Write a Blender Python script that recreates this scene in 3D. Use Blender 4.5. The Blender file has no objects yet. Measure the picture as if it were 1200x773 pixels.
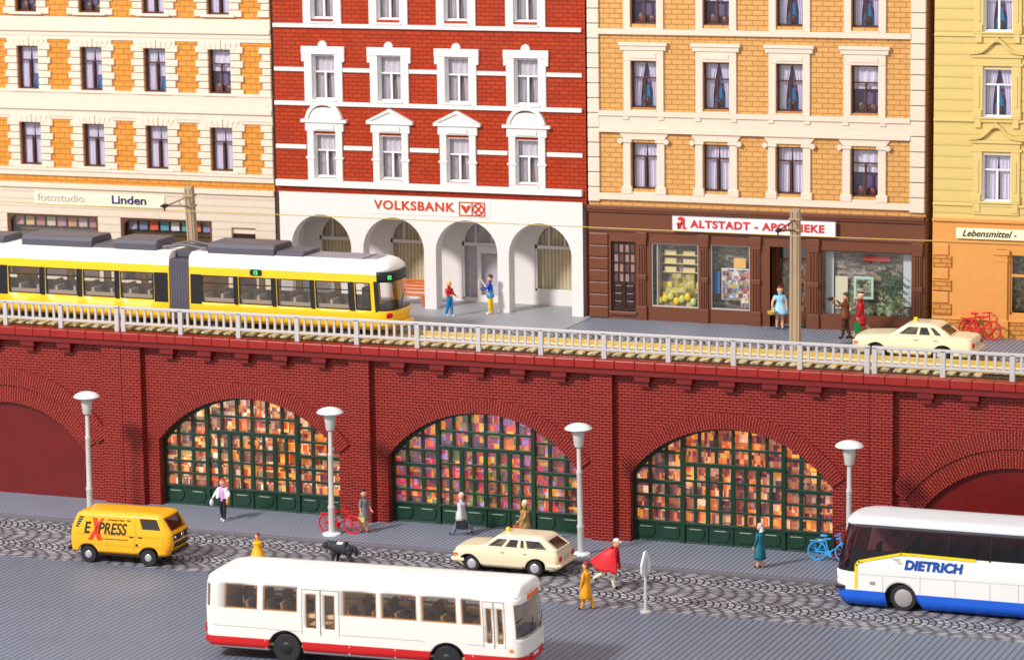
import bpy, bmesh, math, random
from math import sin, cos, pi, radians, sqrt, atan2
from mathutils import Vector, Matrix
random.seed(7)
SC = bpy.context.scene
COL = SC.collection
# ------------------------------------------------------------------ camera
YAW, PITCH, ROLL = 0.3799, 0.1677, -0.0132
F = Vector((-sin(YAW)*cos(PITCH), cos(YAW)*cos(PITCH), -sin(PITCH)))
R0 = Vector((cos(YAW), sin(YAW), 0)); U0 = R0.cross(F)
RR = cos(ROLL)*R0 + sin(ROLL)*U0; UU = -sin(ROLL)*R0 + cos(ROLL)*U0
cam = bpy.data.objects.new('camera', bpy.data.cameras.new('camera')); COL.objects.link(cam)
M = Matrix((RR, UU, -F)).transposed().to_4x4(); M.translation = (62.4809, -113.8751, 28.8848)
cam.matrix_world = M
cam.data.sensor_width = 36; cam.data.lens = 3805.65/1200*36
cam.data.clip_start = 1; cam.data.clip_end = 2000
cam.data.dof.use_dof = True; cam.data.dof.focus_distance = 121.5; cam.data.dof.aperture_fstop = 0.34
SC.camera = cam
# ------------------------------------------------------------------ light: one softbox front left, pale studio surround
w = bpy.data.worlds.new('World'); SC.world = w; w.use_nodes = True
w.node_tree.nodes['Background'].inputs[0].default_value = (1.0, .965, .935, 1)
w.node_tree.nodes['Background'].inputs[1].default_value = 0.66
LD = Vector((-.358, -.716, .597)).normalized()
ld = bpy.data.lights.new('softbox', 'AREA'); ld.shape = 'DISK'; ld.size = 20; ld.energy = 172000; ld.color = (1, .965, .925)
lo = bpy.data.objects.new('softbox', ld); COL.objects.link(lo)
lo.location = Vector((14, 0, 5)) + LD*140
lo.rotation_euler = LD.to_track_quat('Z', 'Y').to_euler()
vs = SC.view_settings; vs.view_transform = 'Standard'; vs.look = 'None'; vs.exposure = 0.32; vs.gamma = 1
# ------------------------------------------------------------------ materials
def lin(c): return tuple((x/12.92 if x <= .04045 else ((x+.055)/1.055)**2.4) for x in c)
def rgb(r, g, b): return lin((r/255, g/255, b/255)) + (1,)
class NT:
    def __init__(s, name):
        s.m = bpy.data.materials.new(name); s.m.use_nodes = True
        s.t = s.m.node_tree; s.b = s.t.nodes['Principled BSDF']; s.out = s.t.nodes['Material Output']
    def n(s, typ, **kw):
        k = s.t.nodes.new(typ)
        for a, v in kw.items(): setattr(k, a, v)
        return k
    def l(s, a, b): s.t.links.new(a, b)
    def math(s, op, a, b=None, c=None):
        k = s.n('ShaderNodeMath', operation=op)
        for i, v in enumerate((a, b, c)):
            if v is None: continue
            if hasattr(v, 'links'): s.l(v, k.inputs[i])
            else: k.inputs[i].default_value = v
        return k.outputs[0]
    def mix(s, f, a, b):
        k = s.n('ShaderNodeMix', data_type='RGBA')
        for i, v in ((0, f), (6, a), (7, b)):
            if hasattr(v, 'links'): s.l(v, k.inputs[i])
            else: k.inputs[i].default_value = v
        return k.outputs[2]
    def noise(s, vec, scale, detail=3, rough=.5):
        k = s.n('ShaderNodeTexNoise'); k.inputs['Scale'].default_value = scale; k.inputs['Detail'].default_value = detail
        k.inputs['Roughness'].default_value = rough
        if vec is not None: s.l(vec, k.inputs['Vector'])
        return k.outputs['Fac']
    def ramp(s, f, stops, const=False):
        k = s.n('ShaderNodeValToRGB'); s.l(f, k.inputs[0]); r = k.color_ramp
        r.interpolation = 'CONSTANT' if const else 'LINEAR'
        while len(r.elements) < len(stops): r.elements.new(.5)
        for e, (p, c) in zip(r.elements, stops): e.position = p; e.color = c
        return k.outputs[0]
    def obj(s): return s.n('ShaderNodeTexCoord').outputs['Object']
    def sep(s, v):
        k = s.n('ShaderNodeSeparateXYZ'); s.l(v, k.inputs[0]); return k.outputs
    def comb(s, x, y, z=0.0):
        k = s.n('ShaderNodeCombineXYZ')
        for i, v in enumerate((x, y, z)):
            if hasattr(v, 'links'): s.l(v, k.inputs[i])
            else: k.inputs[i].default_value = v
        return k.outputs[0]
    def bump(s, h, strength=.5, dist=.02):
        k = s.n('ShaderNodeBump'); k.inputs['Strength'].default_value = strength; k.inputs['Distance'].default_value = dist
        s.l(h, k.inputs['Height']); s.l(k.outputs[0], s.b.inputs['Normal'])
def dim(c, f): return (c[0]*f, c[1]*f, c[2]*f, 1)
def plain(name, c, rough=.45, metal=0, var=.08, scale=6, coat=0):
    t = NT(name); o = t.obj()
    f = t.noise(o, scale, 4)
    t.l(t.mix(f, dim(c, 1-var), dim(c, 1+var)), t.b.inputs['Base Color'])
    r = t.math('MULTIPLY_ADD', t.noise(o, scale*3, 2), .16, rough-.08); t.l(r, t.b.inputs['Roughness'])
    t.b.inputs['Metallic'].default_value = metal
    if coat: t.b.inputs['Coat Weight'].default_value = coat; t.b.inputs['Coat Roughness'].default_value = .12
    return t.m
def brick(name, c1, c2, mortar, bw, rh, ms=.02, uv=False, bumpd=.03, rough=.5, strength=.7, speck=None):
    t = NT(name)
    if uv:
        vec = t.n('ShaderNodeTexCoord').outputs['UV']
    else:
        x, y, z = t.sep(t.obj()); vec = t.comb(t.math('ADD', x, y), z)
    k = t.n('ShaderNodeTexBrick'); t.l(vec, k.inputs['Vector'])
    k.inputs['Color1'].default_value = c1; k.inputs['Color2'].default_value = c2; k.inputs['Mortar'].default_value = mortar
    k.inputs['Scale'].default_value = 1; k.inputs['Mortar Size'].default_value = ms; k.inputs['Mortar Smooth'].default_value = .25
    k.inputs['Brick Width'].default_value = bw; k.inputs['Row Height'].default_value = rh; k.inputs['Bias'].default_value = 0
    n = t.noise(t.obj(), 1.3, 5, .6)
    c = t.mix(t.math('MULTIPLY', n, .35), k.outputs['Color'], dim(c1, .55))
    if speck:
        sp = t.math('GREATER_THAN', t.noise(t.obj(), 14, 3, .7), .69)
        c = t.mix(t.math('MULTIPLY', sp, .6), c, speck)
    t.l(c, t.b.inputs['Base Color']); t.b.inputs['Roughness'].default_value = rough; t.b.inputs['Specular IOR Level'].default_value = .22
    h = t.math('SUBTRACT', 1.0, k.outputs['Fac']); t.bump(h, strength, bumpd)
    return t.m
def brickmask(t, xc, rc, bw, rh, hw, vw):
    r = t.math('DIVIDE', rc, rh); row = t.math('FLOOR', r); fr = t.math('FRACT', r)
    q = t.math('ADD', t.math('DIVIDE', xc, bw), t.math('MULTIPLY', row, .5)); bx = t.math('FRACT', q)
    wn = t.n('ShaderNodeTexWhiteNoise', noise_dimensions='2D'); t.l(t.comb(t.math('FLOOR', q), row), wn.inputs['Vector'])
    v = t.math('LESS_THAN', bx, vw); h = t.math('LESS_THAN', fr, hw)
    return h, v, wn.outputs['Value']
def moulded_brick(name, c1, c2, line, joint, bw, rh, ring=False, hw=.2, vw=.12):
    t = NT(name)
    if ring: u, v_, _ = t.sep(t.n('ShaderNodeTexCoord').outputs['UV']); xc, rc = v_, u
    else:
        x, y, z = t.sep(t.obj()); xc, rc = t.math('ADD', x, y), z
    h, v, rnd = brickmask(t, xc, rc, bw, rh, hw, vw)
    c = t.mix(rnd, c1, c2); n = t.noise(t.obj(), .9, 5, .65)
    c = t.mix(t.math('MULTIPLY', n, .45), c, dim(c1, .55))
    lm = t.math('MULTIPLY', h, t.math('MULTIPLY_ADD', t.noise(t.obj(), 7, 3, .7), 1.1, .1))  # pale mortar lines: highlights of the brick edges painted into the colour
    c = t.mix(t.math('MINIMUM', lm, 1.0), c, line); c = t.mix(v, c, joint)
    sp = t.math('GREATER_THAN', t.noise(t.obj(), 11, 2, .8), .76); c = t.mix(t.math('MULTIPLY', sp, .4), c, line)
    t.l(c, t.b.inputs['Base Color']); t.b.inputs['Roughness'].default_value = .42; t.b.inputs['Specular IOR Level'].default_value = .3
    t.bump(t.math('SUBTRACT', 1.0, t.math('MAXIMUM', h, v)), .5, .03); return t.m
def siding(name, c, pitch, groove=.12, axis=2, rough=.5, dark=.6):
    t = NT(name); o = t.sep(t.obj()); v = t.math('FRACT', t.math('DIVIDE', o[axis], pitch))
    g = t.math('LESS_THAN', v, groove)
    n = t.noise(t.obj(), 3, 4)
    base = t.mix(n, dim(c, .92), dim(c, 1.05))
    t.l(t.mix(g, base, dim(c, dark)), t.b.inputs['Base Color']); t.b.inputs['Roughness'].default_value = rough
    t.bump(t.math('MINIMUM', v, .25), .6, .06); return t.m
def glass(name, tint=(.9, .95, 1, 1), refl=.14, rough=.03):
    t = NT(name); t.t.nodes.remove(t.b)
    tr = t.n('ShaderNodeBsdfTransparent'); tr.inputs[0].default_value = tint
    gl = t.n('ShaderNodeBsdfGlossy'); gl.inputs['Roughness'].default_value = rough
    lw = t.n('ShaderNodeLayerWeight'); lw.inputs[0].default_value = .25
    f = t.math('MULTIPLY_ADD', lw.outputs['Facing'], .25, refl)
    mx = t.n('ShaderNodeMixShader'); t.l(f, mx.inputs[0]); t.l(tr.outputs[0], mx.inputs[1]); t.l(gl.outputs[0], mx.inputs[2])
    t.l(mx.outputs[0], t.out.inputs[0]); return t.m
def bands(name, stops, rough=.4, coat=.1, axis=2):
    """paint whose colour changes at fixed heights of the object: stops (z, colour) rising"""
    t = NT(name); z = t.sep(t.obj())[axis]; lo_, hi_ = -1.0, 5.0
    f = t.math('DIVIDE', t.math('SUBTRACT', z, lo_), hi_-lo_)
    st = [(0, stops[0][1])] + [((z0-lo_)/(hi_-lo_), c) for z0, c in stops[1:]]
    c = t.ramp(f, st, True)
    n = t.noise(t.obj(), 5, 3); c = t.mix(t.math('MULTIPLY', n, .05), c, (.25, .22, .2, 1))
    t.l(c, t.b.inputs['Base Color']); t.b.inputs['Roughness'].default_value = rough
    t.b.inputs['Coat Weight'].default_value = coat; t.b.inputs['Coat Roughness'].default_value = .15; return t.m
def picture(name, cols, scale=2.2, glow=0.0, stretch=(1, 1, 1.2)):
    """a printed colour picture: patches of many hues"""
    t = NT(name); mp = t.n('ShaderNodeMapping'); mp.inputs['Scale'].default_value = stretch; t.l(t.obj(), mp.inputs[0])
    k = 1.9/scale
    def cells(dx, dz, off):
        x, y, z = t.sep(mp.outputs[0]); row = t.math('FLOOR', t.math('DIVIDE', z, dz))
        xx = t.math('ADD', t.math('DIVIDE', x, dx), t.math('MULTIPLY', row, .37))
        w_ = t.n('ShaderNodeTexWhiteNoise', noise_dimensions='3D'); t.l(t.comb(t.math('FLOOR', xx), row, off), w_.inputs['Vector']); return w_.outputs['Value'], w_.outputs['Color']
    x_, y_, z_ = t.sep(mp.outputs[0])
    def snap(dx, dz): return t.comb(t.math('MULTIPLY', t.math('FLOOR', t.math('DIVIDE', x_, dx)), dx), 0.0, t.math('MULTIPLY', t.math('FLOOR', t.math('DIVIDE', z_, dz)), dz))
    big = t.noise(snap(.13*k, .2*k), scale*.6, 2)
    v1, _ = cells(.27*k, .29*k, 1.0); v2, _ = cells(.1*k, .21*k, 2.0); v3, _ = cells(.55*k, .6*k, 3.0)
    f = t.math('FRACT', t.math('ADD', t.math('MULTIPLY', big, 2.2), t.math('MULTIPLY_ADD', v1, .35, t.math('MULTIPLY', v3, .3))))
    c = t.ramp(f, [(i/len(cols), q) for i, q in enumerate(cols)], True)
    f2 = t.math('FRACT', t.math('ADD', f, t.math('MULTIPLY', v2, .45)))
    c2 = t.ramp(f2, [(i/len(cols), q) for i, q in enumerate(cols)], True)
    c = t.mix(t.math('GREATER_THAN', t.noise(snap(.1*k, .2*k), scale*1.6, 2), .54), c, c2); c = t.mix(t.math('MULTIPLY', t.noise(mp.outputs[0], scale*2.5, 3), .5), c, c2)
    br = t.math('MULTIPLY_ADD', v1, .85, .12); br = t.math('MULTIPLY', br, t.math('MULTIPLY_ADD', t.noise(mp.outputs[0], scale*9, 3, .7), 1.2, .4))
    c = t.mix(t.math('MINIMUM', br, 1.0), (.03, .008, .02, 1), c)
    t.l(c, t.b.inputs['Base Color']); t.b.inputs['Roughness'].default_value = .4
    if glow: t.l(c, t.b.inputs['Emission Color']); t.b.inputs['Emission Strength'].default_value = glow  # emission added to brighten the prints, which are no lamps
    return t.m
def cobble_mat():
    t = NT('cobble'); x, y, z = t.sep(t.obj())
    W = 2.92; q = t.math('DIVIDE', t.math('ADD', y, 9.03), W); fl = t.math('FLOOR', q)
    tt = t.math('MULTIPLY_ADD', t.math('FRACT', q), 2, -1)
    bow = t.math('SUBTRACT', 1, t.math('MULTIPLY', tt, tt))
    u = t.math('SUBTRACT', x, t.math('MULTIPLY', bow, 1.3))
    u = t.math('ADD', u, t.math('MULTIPLY', fl, .77))
    wob = t.math('MULTIPLY_ADD', t.noise(t.obj(), 1.5, 2), .16, -.08)
    u = t.math('ADD', u, wob)
    vv = t.math('ADD', t.math('MULTIPLY', y, 1.15), wob)
    h, v, rnd = brickmask(t, vv, u, .4, .27, .28, .27)
    c = t.mix(rnd, rgb(188, 188, 194), rgb(122, 120, 128)); n = t.noise(t.obj(), 2.5, 4, .7)
    c = t.mix(t.math('MULTIPLY', n, .25), c, rgb(110, 104, 112))
    c = t.mix(v, c, rgb(52, 50, 60)); c = t.mix(h, c, rgb(36, 34, 44))
    t.l(c, t.b.inputs['Base Color']); t.b.inputs['Roughness'].default_value = .6
    t.bump(t.math('SUBTRACT', 1.0, t.math('MAXIMUM', h, v)), .8, .06); return t.m
def groove_mat(name, base, dark, pitch=.172, width=.2, slant=0.0):
    t = NT(name); x, y, z = t.sep(t.obj())
    xx = t.math('ADD', x, t.math('MULTIPLY', y, slant))
    q = t.math('DIVIDE', xx, pitch); fr = t.math('FRACT', q); g = t.math('LESS_THAN', fr, width)
    wn = t.n('ShaderNodeTexWhiteNoise', noise_dimensions='1D'); t.l(t.math('FLOOR', q), wn.inputs['W'])
    n = t.noise(t.obj(), .5, 5, .6)
    c = t.mix(n, dim(base, .86), dim(base, 1.12))
    c = t.mix(t.math('MULTIPLY', wn.outputs['Value'], .12), c, dim(base, .6))
    sp = t.math('GREATER_THAN', t.noise(t.obj(), 9, 2, .8), .74)
    c = t.mix(t.math('MULTIPLY', sp, .35), c, rgb(215, 215, 220))
    t.l(t.mix(g, c, dark), t.b.inputs['Base Color']); t.b.inputs['Roughness'].default_value = .5
    return t.m

m = {}
m['cream'] = plain('cream_plaster', rgb(224, 206, 188), .5, var=.05, scale=2)
m['cream_low'] = siding('cream_boards', rgb(216, 200, 182), .33, .1, dark=.75)
m['white'] = plain('white_plaster', rgb(226, 220, 218), .5, var=.03, scale=2)
m['white_gloss'] = plain('white_frame', rgb(240, 238, 240), .35, var=.02)
m['brick_orange'] = brick('brick_orange', rgb(222, 152, 66), rgb(212, 140, 56), rgb(184, 114, 44), .5, .23, .022, bumpd=.03)
m['brick_tan'] = brick('brick_tan', rgb(222, 168, 102), rgb(214, 158, 92), rgb(176, 120, 60), .48, .2, .018, bumpd=.03)
m['brick_red'] = brick('brick_red', rgb(184, 62, 24), rgb(168, 50, 18), rgb(124, 36, 16), .4, .165, .018, bumpd=.025, speck=rgb(188, 84, 52))
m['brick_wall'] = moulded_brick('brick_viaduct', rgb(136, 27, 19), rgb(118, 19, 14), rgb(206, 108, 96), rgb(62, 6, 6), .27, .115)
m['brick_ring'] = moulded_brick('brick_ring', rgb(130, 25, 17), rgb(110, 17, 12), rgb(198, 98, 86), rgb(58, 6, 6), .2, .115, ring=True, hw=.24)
m['dark_coping'] = plain('dark_red_trim', rgb(120, 19, 14), .42, var=.15, scale=4)
m['coping'] = plain('red_coping', rgb(148, 26, 18), .38, var=.12, scale=3)
m['dark_red'] = plain('dark_red_panel', rgb(104, 15, 12), .35, var=.25, scale=1.2)
m['green'] = plain('dark_green', rgb(10, 52, 36), .35, var=.15)
m['brown'] = plain('brown_plastic', rgb(108, 58, 34), .42, var=.08)
m['brown_dark'] = plain('dark_door', rgb(52, 28, 26), .35, var=.1)
m['win_brown'] = plain('brown_frame', rgb(78, 38, 36), .4, var=.1)
m['yellow_wall'] = siding('yellow_boards', rgb(216, 190, 116), .44, .09, dark=.72)
m['yellow_trim'] = plain('yellow_trim', rgb(218, 192, 120), .45, var=.04)
m['orange_wall'] = plain('orange_plaster', rgb(222, 152, 76), .5, var=.07, scale=5)
m['brick_base'] = brick('brick_base', rgb(222, 152, 76), rgb(206, 138, 66), rgb(158, 98, 42), .5, .18, .02, bumpd=.04)
m['dark'] = plain('dark_interior', rgb(34, 28, 30), .8)
m['curtain'] = plain('curtain_cloth', rgb(226, 216, 230), .8, var=.15, scale=9)
m['curtain_grey'] = plain('curtain_grey', rgb(206, 196, 198), .8, var=.2, scale=9)
m['curtain_gold'] = siding('curtain_gold', rgb(226, 204, 158), .16, .35, axis=0, dark=.62)
m['curtain_blue'] = plain('curtain_blue', rgb(24, 112, 160), .7, var=.2)
m['mauve'] = plain('mauve_backing', rgb(112, 92, 128), .8, var=.3, scale=2)
m['flower'] = picture('potted_flowers', [rgb(60, 90, 40), rgb(180, 50, 40), rgb(40, 70, 40), rgb(130, 60, 50)], 5)
m['glass'] = glass('window_glass', (.93, .95, 1, 1), .06)
m['glass_shop'] = glass('shop_glass', (.95, .97, .97, 1), .09, .12)
m['cobble'] = cobble_mat()
m['plate'] = groove_mat('grooved_plate', rgb(112, 121, 138), rgb(38, 43, 60), pitch=.24, width=.2)
m['walk'] = groove_mat('grooved_walk', rgb(140, 147, 164), rgb(50, 55, 74), pitch=.19, width=.24)
m['kerb'] = plain('kerb_grey', rgb(104, 100, 108), .5, var=.12, scale=3)
m['floor'] = plain('smooth_grey_floor', rgb(158, 160, 166), .5, var=.12, scale=1)
m['rail_grey'] = plain('pale_grey_plastic', rgb(190, 186, 188), .4, var=.05)
m['lamp_grey'] = plain('lamp_grey', rgb(196, 196, 192), .4, var=.04)
m['lamp_white'] = plain('lamp_white', rgb(226, 232, 236), .3, var=.03)
m['brass'] = plain('brass_rail', rgb(214, 182, 96), .35, .4, var=.1)
m['sleeper'] = plain('sleeper_beige', rgb(232, 220, 178), .5, var=.2)
m['track_bed'] = plain('track_bed_brown', rgb(84, 64, 50), .8, var=.3, scale=5)
m['steel'] = plain('steel', rgb(170, 172, 178), .3, .6)
m['hub'] = plain('hub_cap', rgb(196, 198, 204), .28, .5)
m['tyre'] = plain('tyre_rubber', rgb(32, 30, 32), .65, var=.2)
m['black'] = plain('black_plastic', rgb(22, 21, 23), .4)
m['grey_dark'] = plain('dark_grey_plastic', rgb(82, 78, 90), .45, var=.08)
m['wood_pole'] = plain('beige_mast', rgb(168, 146, 118), .55, var=.1)
m['wood_orange'] = siding('orange_bench', rgb(216, 108, 32), .12, .2, axis=2, dark=.6)
m['bike_red'] = plain('red_plastic', rgb(214, 20, 34), .35, var=.05)
m['bike_blue'] = plain('blue_plastic', rgb(52, 160, 224), .35, var=.05)
m['van_yellow'] = plain('van_yellow', rgb(250, 178, 6), .3, var=.03, coat=.4)
m['taxi'] = plain('taxi_ivory', rgb(238, 222, 188), .3, var=.03, coat=.4)
m['taxi_seat'] = plain('seat_brown', rgb(96, 72, 56), .7)
m['sign_yellow'] = plain('taxi_sign', rgb(246, 206, 10), .35)
m['lampred'] = plain('tail_red', rgb(190, 16, 18), .25)
m['lamporange'] = plain('lamp_orange', rgb(244, 110, 20), .25)
m['bus'] = bands('bus_white_red', [(0, rgb(236, 230, 224)), (.45, rgb(206, 8, 12)), (.76, rgb(238, 232, 224))])
m['bus_roof'] = plain('bus_roof_white', rgb(244, 243, 240), .3, var=.02, coat=.3)
m['bus_in'] = plain('bus_interior', rgb(234, 202, 150), .6, var=.1)
m['bus_seat'] = plain('bus_seat', rgb(136, 102, 64), .7); m['tram_seat'] = plain('tram_seat', rgb(168, 150, 136), .7)
m['coach'] = bands('coach_white_blue', [(0, rgb(0, 92, 216)), (.62, rgb(238, 238, 236))])
m['coach_roof'] = plain('coach_roof', rgb(232, 238, 244), .3, var=.02, coat=.3)
m['glass_tint'] = glass('tinted_glass', (.4, .2, .24, 1), .06)
m['glass_car'] = glass('car_glass', (.62, .58, .56, 1), .1)
m['glass_bus'] = glass('bus_glass', (1, .98, .95, 1), .1, .1)
m['yellow_line'] = plain('yellow_line', rgb(252, 216, 14), .35)
m['blue_text'] = plain('blue_text', rgb(12, 78, 170), .4)
m['red_text'] = plain('red_text', rgb(206, 42, 40), .4)
m['bank_text'] = plain('bank_text', rgb(196, 62, 26), .4)
m['navy_text'] = plain('navy_text', rgb(34, 34, 112), .4)
m['ghost_text'] = plain('ghost_text', rgb(176, 166, 172), .4)
m['cream_sign'] = plain('cream_sign', rgb(250, 240, 200), .45, var=.02)
m['tram'] = bands('tram_yellow_white', [(0, rgb(250, 196, 8)), (2.42, rgb(242, 240, 236))])
m['green_glow'] = plain('display_green', rgb(60, 240, 110), .4)
m['green_glow'].node_tree.nodes['Principled BSDF'].inputs['Emission Color'].default_value = (.1, .9, .25, 1)
m['green_glow'].node_tree.nodes['Principled BSDF'].inputs['Emission Strength'].default_value = .5
m['skin'] = plain('skin_paint', rgb(226, 170, 130), .55, var=.05)
def colm(r, g, b, rough=.5):
    k = 'c%d_%d_%d' % (r, g, b)
    if k not in m: m[k] = plain(k.replace('c', 'paint_', 1), rgb(r, g, b), rough, var=.1, scale=8)
    return m[k]
W_ = rgb
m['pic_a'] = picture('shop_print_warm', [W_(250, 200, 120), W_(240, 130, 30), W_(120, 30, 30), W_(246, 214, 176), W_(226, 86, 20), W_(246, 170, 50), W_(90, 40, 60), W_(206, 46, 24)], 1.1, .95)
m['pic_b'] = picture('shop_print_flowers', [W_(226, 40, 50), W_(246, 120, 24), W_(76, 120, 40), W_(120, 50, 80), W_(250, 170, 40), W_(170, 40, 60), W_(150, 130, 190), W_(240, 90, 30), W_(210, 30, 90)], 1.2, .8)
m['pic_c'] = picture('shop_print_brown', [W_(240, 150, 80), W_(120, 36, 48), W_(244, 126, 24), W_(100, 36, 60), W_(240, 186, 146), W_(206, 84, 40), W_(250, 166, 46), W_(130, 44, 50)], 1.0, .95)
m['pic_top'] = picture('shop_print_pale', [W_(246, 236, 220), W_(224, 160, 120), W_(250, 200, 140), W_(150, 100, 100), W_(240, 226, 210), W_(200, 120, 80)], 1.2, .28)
m['goods_y'] = picture('yellow_goods', [W_(250, 226, 60), W_(240, 230, 170), W_(230, 190, 40), W_(200, 190, 170), W_(150, 170, 70)], 2.4)
m['goods_c'] = picture('poster_print', [W_(240, 240, 240), W_(230, 60, 60), W_(250, 240, 230), W_(90, 140, 210), W_(250, 200, 80), W_(240, 240, 245)], 2.6)
m['goods_g'] = picture('green_goods', [W_(110, 140, 90), W_(160, 190, 140), W_(80, 100, 80), W_(214, 216, 180), W_(150, 110, 90)], 3)
m['goods_d'] = picture('dim_shelves', [W_(150, 144, 150), W_(190, 178, 160), W_(120, 116, 122), W_(206, 176, 120)], 1.6, stretch=(1, 1, 3))
m['goods_r'] = picture('bottle_shelves', [W_(120, 50, 40), W_(214, 150, 90), W_(90, 40, 34), W_(220, 200, 180), W_(150, 80, 50)], 3, stretch=(2, 1, 1))

# ------------------------------------------------------------------ mesh helpers
class MB:
    def __init__(s): s.v = []; s.f = []; s.mi = []; s.uv = {}
    def add(s, vs, fs, mi=0):
        o = len(s.v); s.v += [tuple(p) for p in vs]
        for f in fs: s.f.append(tuple(i+o for i in f)); s.mi.append(mi)
        return s
    def box(s, x0, x1, y0, y1, z0, z1, mi=0):
        if x0 > x1: x0, x1 = x1, x0
        if y0 > y1: y0, y1 = y1, y0
        if z0 > z1: z0, z1 = z1, z0
        return s.add([(x0, y0, z0), (x1, y0, z0), (x1, y1, z0), (x0, y1, z0), (x0, y0, z1), (x1, y0, z1), (x1, y1, z1), (x0, y1, z1)],
                     [(0, 3, 2, 1), (4, 5, 6, 7), (0, 1, 5, 4), (1, 2, 6, 5), (2, 3, 7, 6), (3, 0, 4, 7)], mi)
    def prism(s, pts, y0, y1, mi=0, plane='xz'):
        """polygon (counter clockwise seen from -y) extruded along y (or z with plane xy, x with yz)"""
        n = len(pts)
        def P(a, b, c): return {'xz': (a, c, b), 'xy': (a, b, c), 'yz': (c, a, b)}[plane]
        vs = [P(a, b, y0) for a, b in pts] + [P(a, b, y1) for a, b in pts]
        fs = [tuple(range(n)), tuple(range(2*n-1, n-1, -1))] + [(i, n+i, n+(i+1) % n, (i+1) % n) for i in range(n)]
        return s.add(vs, fs, mi)
    def tube(s, pts, r, n=8, mi=0, closed=False):
        pts = [Vector(p) for p in pts]; k = len(pts); rs = r if isinstance(r, (list, tuple)) else [r]*k
        vs = []; prev = None
        for i, p in enumerate(pts):
            if closed: d = pts[(i+1) % k]-pts[i-1]
            else: d = pts[min(i+1, k-1)]-pts[max(i-1, 0)]
            d.normalize()
            a = prev if prev is not None else (Vector((0, 0, 1)) if abs(d.z) < .9 else Vector((1, 0, 0)))
            a = (a-d*a.dot(d)).normalized(); b = d.cross(a); prev = a
            for j in range(n):
                t = 2*pi*j/n; vs.append(p+(a*cos(t)+b*sin(t))*rs[i])
        fs = []
        for i in range(k if closed else k-1):
            q = (i+1) % k
            for j in range(n): fs.append((i*n+j, i*n+(j+1) % n, q*n+(j+1) % n, q*n+j))
        if not closed: fs += [tuple(range(n-1, -1, -1)), tuple((k-1)*n+j for j in range(n))]
        return s.add(vs, fs, mi)
    def lathe(s, prof, n=24, c=(0, 0, 0), axis='z', mi=0):
        vs = []
        for r, z in prof:
            for j in range(n):
                t = 2*pi*j/n; a, b = r*cos(t), r*sin(t)
                q = {'z': (a, b, z), 'y': (b, z, a), 'x': (z, a, b)}[axis]
                vs.append((c[0]+q[0], c[1]+q[1], c[2]+q[2]))
        k = len(prof); fs = [(i*n+j, i*n+(j+1) % n, (i+1)*n+(j+1) % n, (i+1)*n+j) for i in range(k-1) for j in range(n)]
        fs += [tuple(range(n-1, -1, -1)), tuple((k-1)*n+j for j in range(n))]
        return s.add(vs, fs, mi)
    def ell(s, c, r, n=12, k=8, mi=0):
        vs = []; 
        for i in range(k+1):
            a = -pi/2+pi*i/k
            for j in range(n):
                t = 2*pi*j/n; vs.append((c[0]+r[0]*cos(a)*cos(t), c[1]+r[1]*cos(a)*sin(t), c[2]+r[2]*sin(a)))
        return s.add(vs, [(i*n+j, i*n+(j+1) % n, (i+1)*n+(j+1) % n, (i+1)*n+j) for i in range(k) for j in range(n)], mi)
    def xf(s, fn): s.v = [tuple(fn(*p)) for p in s.v]; return s
    def build(s, name, mats, parent=None, smooth=False, bevel=0, solid=0, loc=(0, 0, 0), rot=(0, 0, 0), weld=False):
        me = bpy.data.meshes.new(name); me.from_pydata(s.v, [], s.f)
        if not isinstance(mats, (list, tuple)): mats = [mats]
        for k in mats: me.materials.append(m[k] if isinstance(k, str) else k)
        for p, i in zip(me.polygons, s.mi): p.material_index = i
        if weld or solid:
            bm = bmesh.new(); bm.from_mesh(me); bmesh.ops.remove_doubles(bm, verts=bm.verts, dist=1e-4)
            bmesh.ops.recalc_face_normals(bm, faces=bm.faces); bm.to_mesh(me); bm.free()
        if s.uv:
            ul = me.uv_layers.new(name='UVMap')
            for lp in me.loops: ul.data[lp.index].uv = s.uv.get(lp.vertex_index, (0, 0))
        me.update()
        if smooth:
            for p in me.polygons: p.use_smooth = True
        o = bpy.data.objects.new(name, me); COL.objects.link(o); o.parent = parent
        o.location = loc; o.rotation_euler = rot
        if smooth: 
            try: me.set_sharp_from_angle(angle=radians(38))
            except Exception: pass
        if solid:
            k = o.modifiers.new('solid', 'SOLIDIFY'); k.thickness = solid; k.offset = -1
        if bevel:
            k = o.modifiers.new('bevel', 'BEVEL'); k.width = bevel; k.segments = 2; k.limit_method = 'ANGLE'; k.angle_limit = radians(50)
        return o
def thing(name, label, cat, loc=(0, 0, 0), rz=0, group=None):
    o = bpy.data.objects.new(name, None); COL.objects.link(o); o.location = loc; o.rotation_euler = (0, 0, rz)
    o.empty_display_size = .2; o['label'] = label; o['category'] = cat
    if group: o['group'] = group
    return o
def tag(o, label, cat, group=None):
    o['label'] = label; o['category'] = cat
    if group: o['group'] = group
    return o
def dup(root, loc=None, rz=None, label=None):
    def cp(o, par):
        c = o.copy(); COL.objects.link(c); c.parent = par
        for ch in [q for q in KIDS.get(o.name, [])]: cp(ch, c)
        return c
    global KIDS
    KIDS = {}
    for o in bpy.data.objects:
        if o.parent: KIDS.setdefault(o.parent.name, []).append(o)
    r = cp(root, None)
    if loc: r.location = loc
    if rz is not None: r.rotation_euler = (0, 0, rz)
    if label: r['label'] = label
    return r
def structure(name, mb, mat, **k):
    o = mb.build(name, mat, **k); o['kind'] = 'structure'; return o
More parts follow.
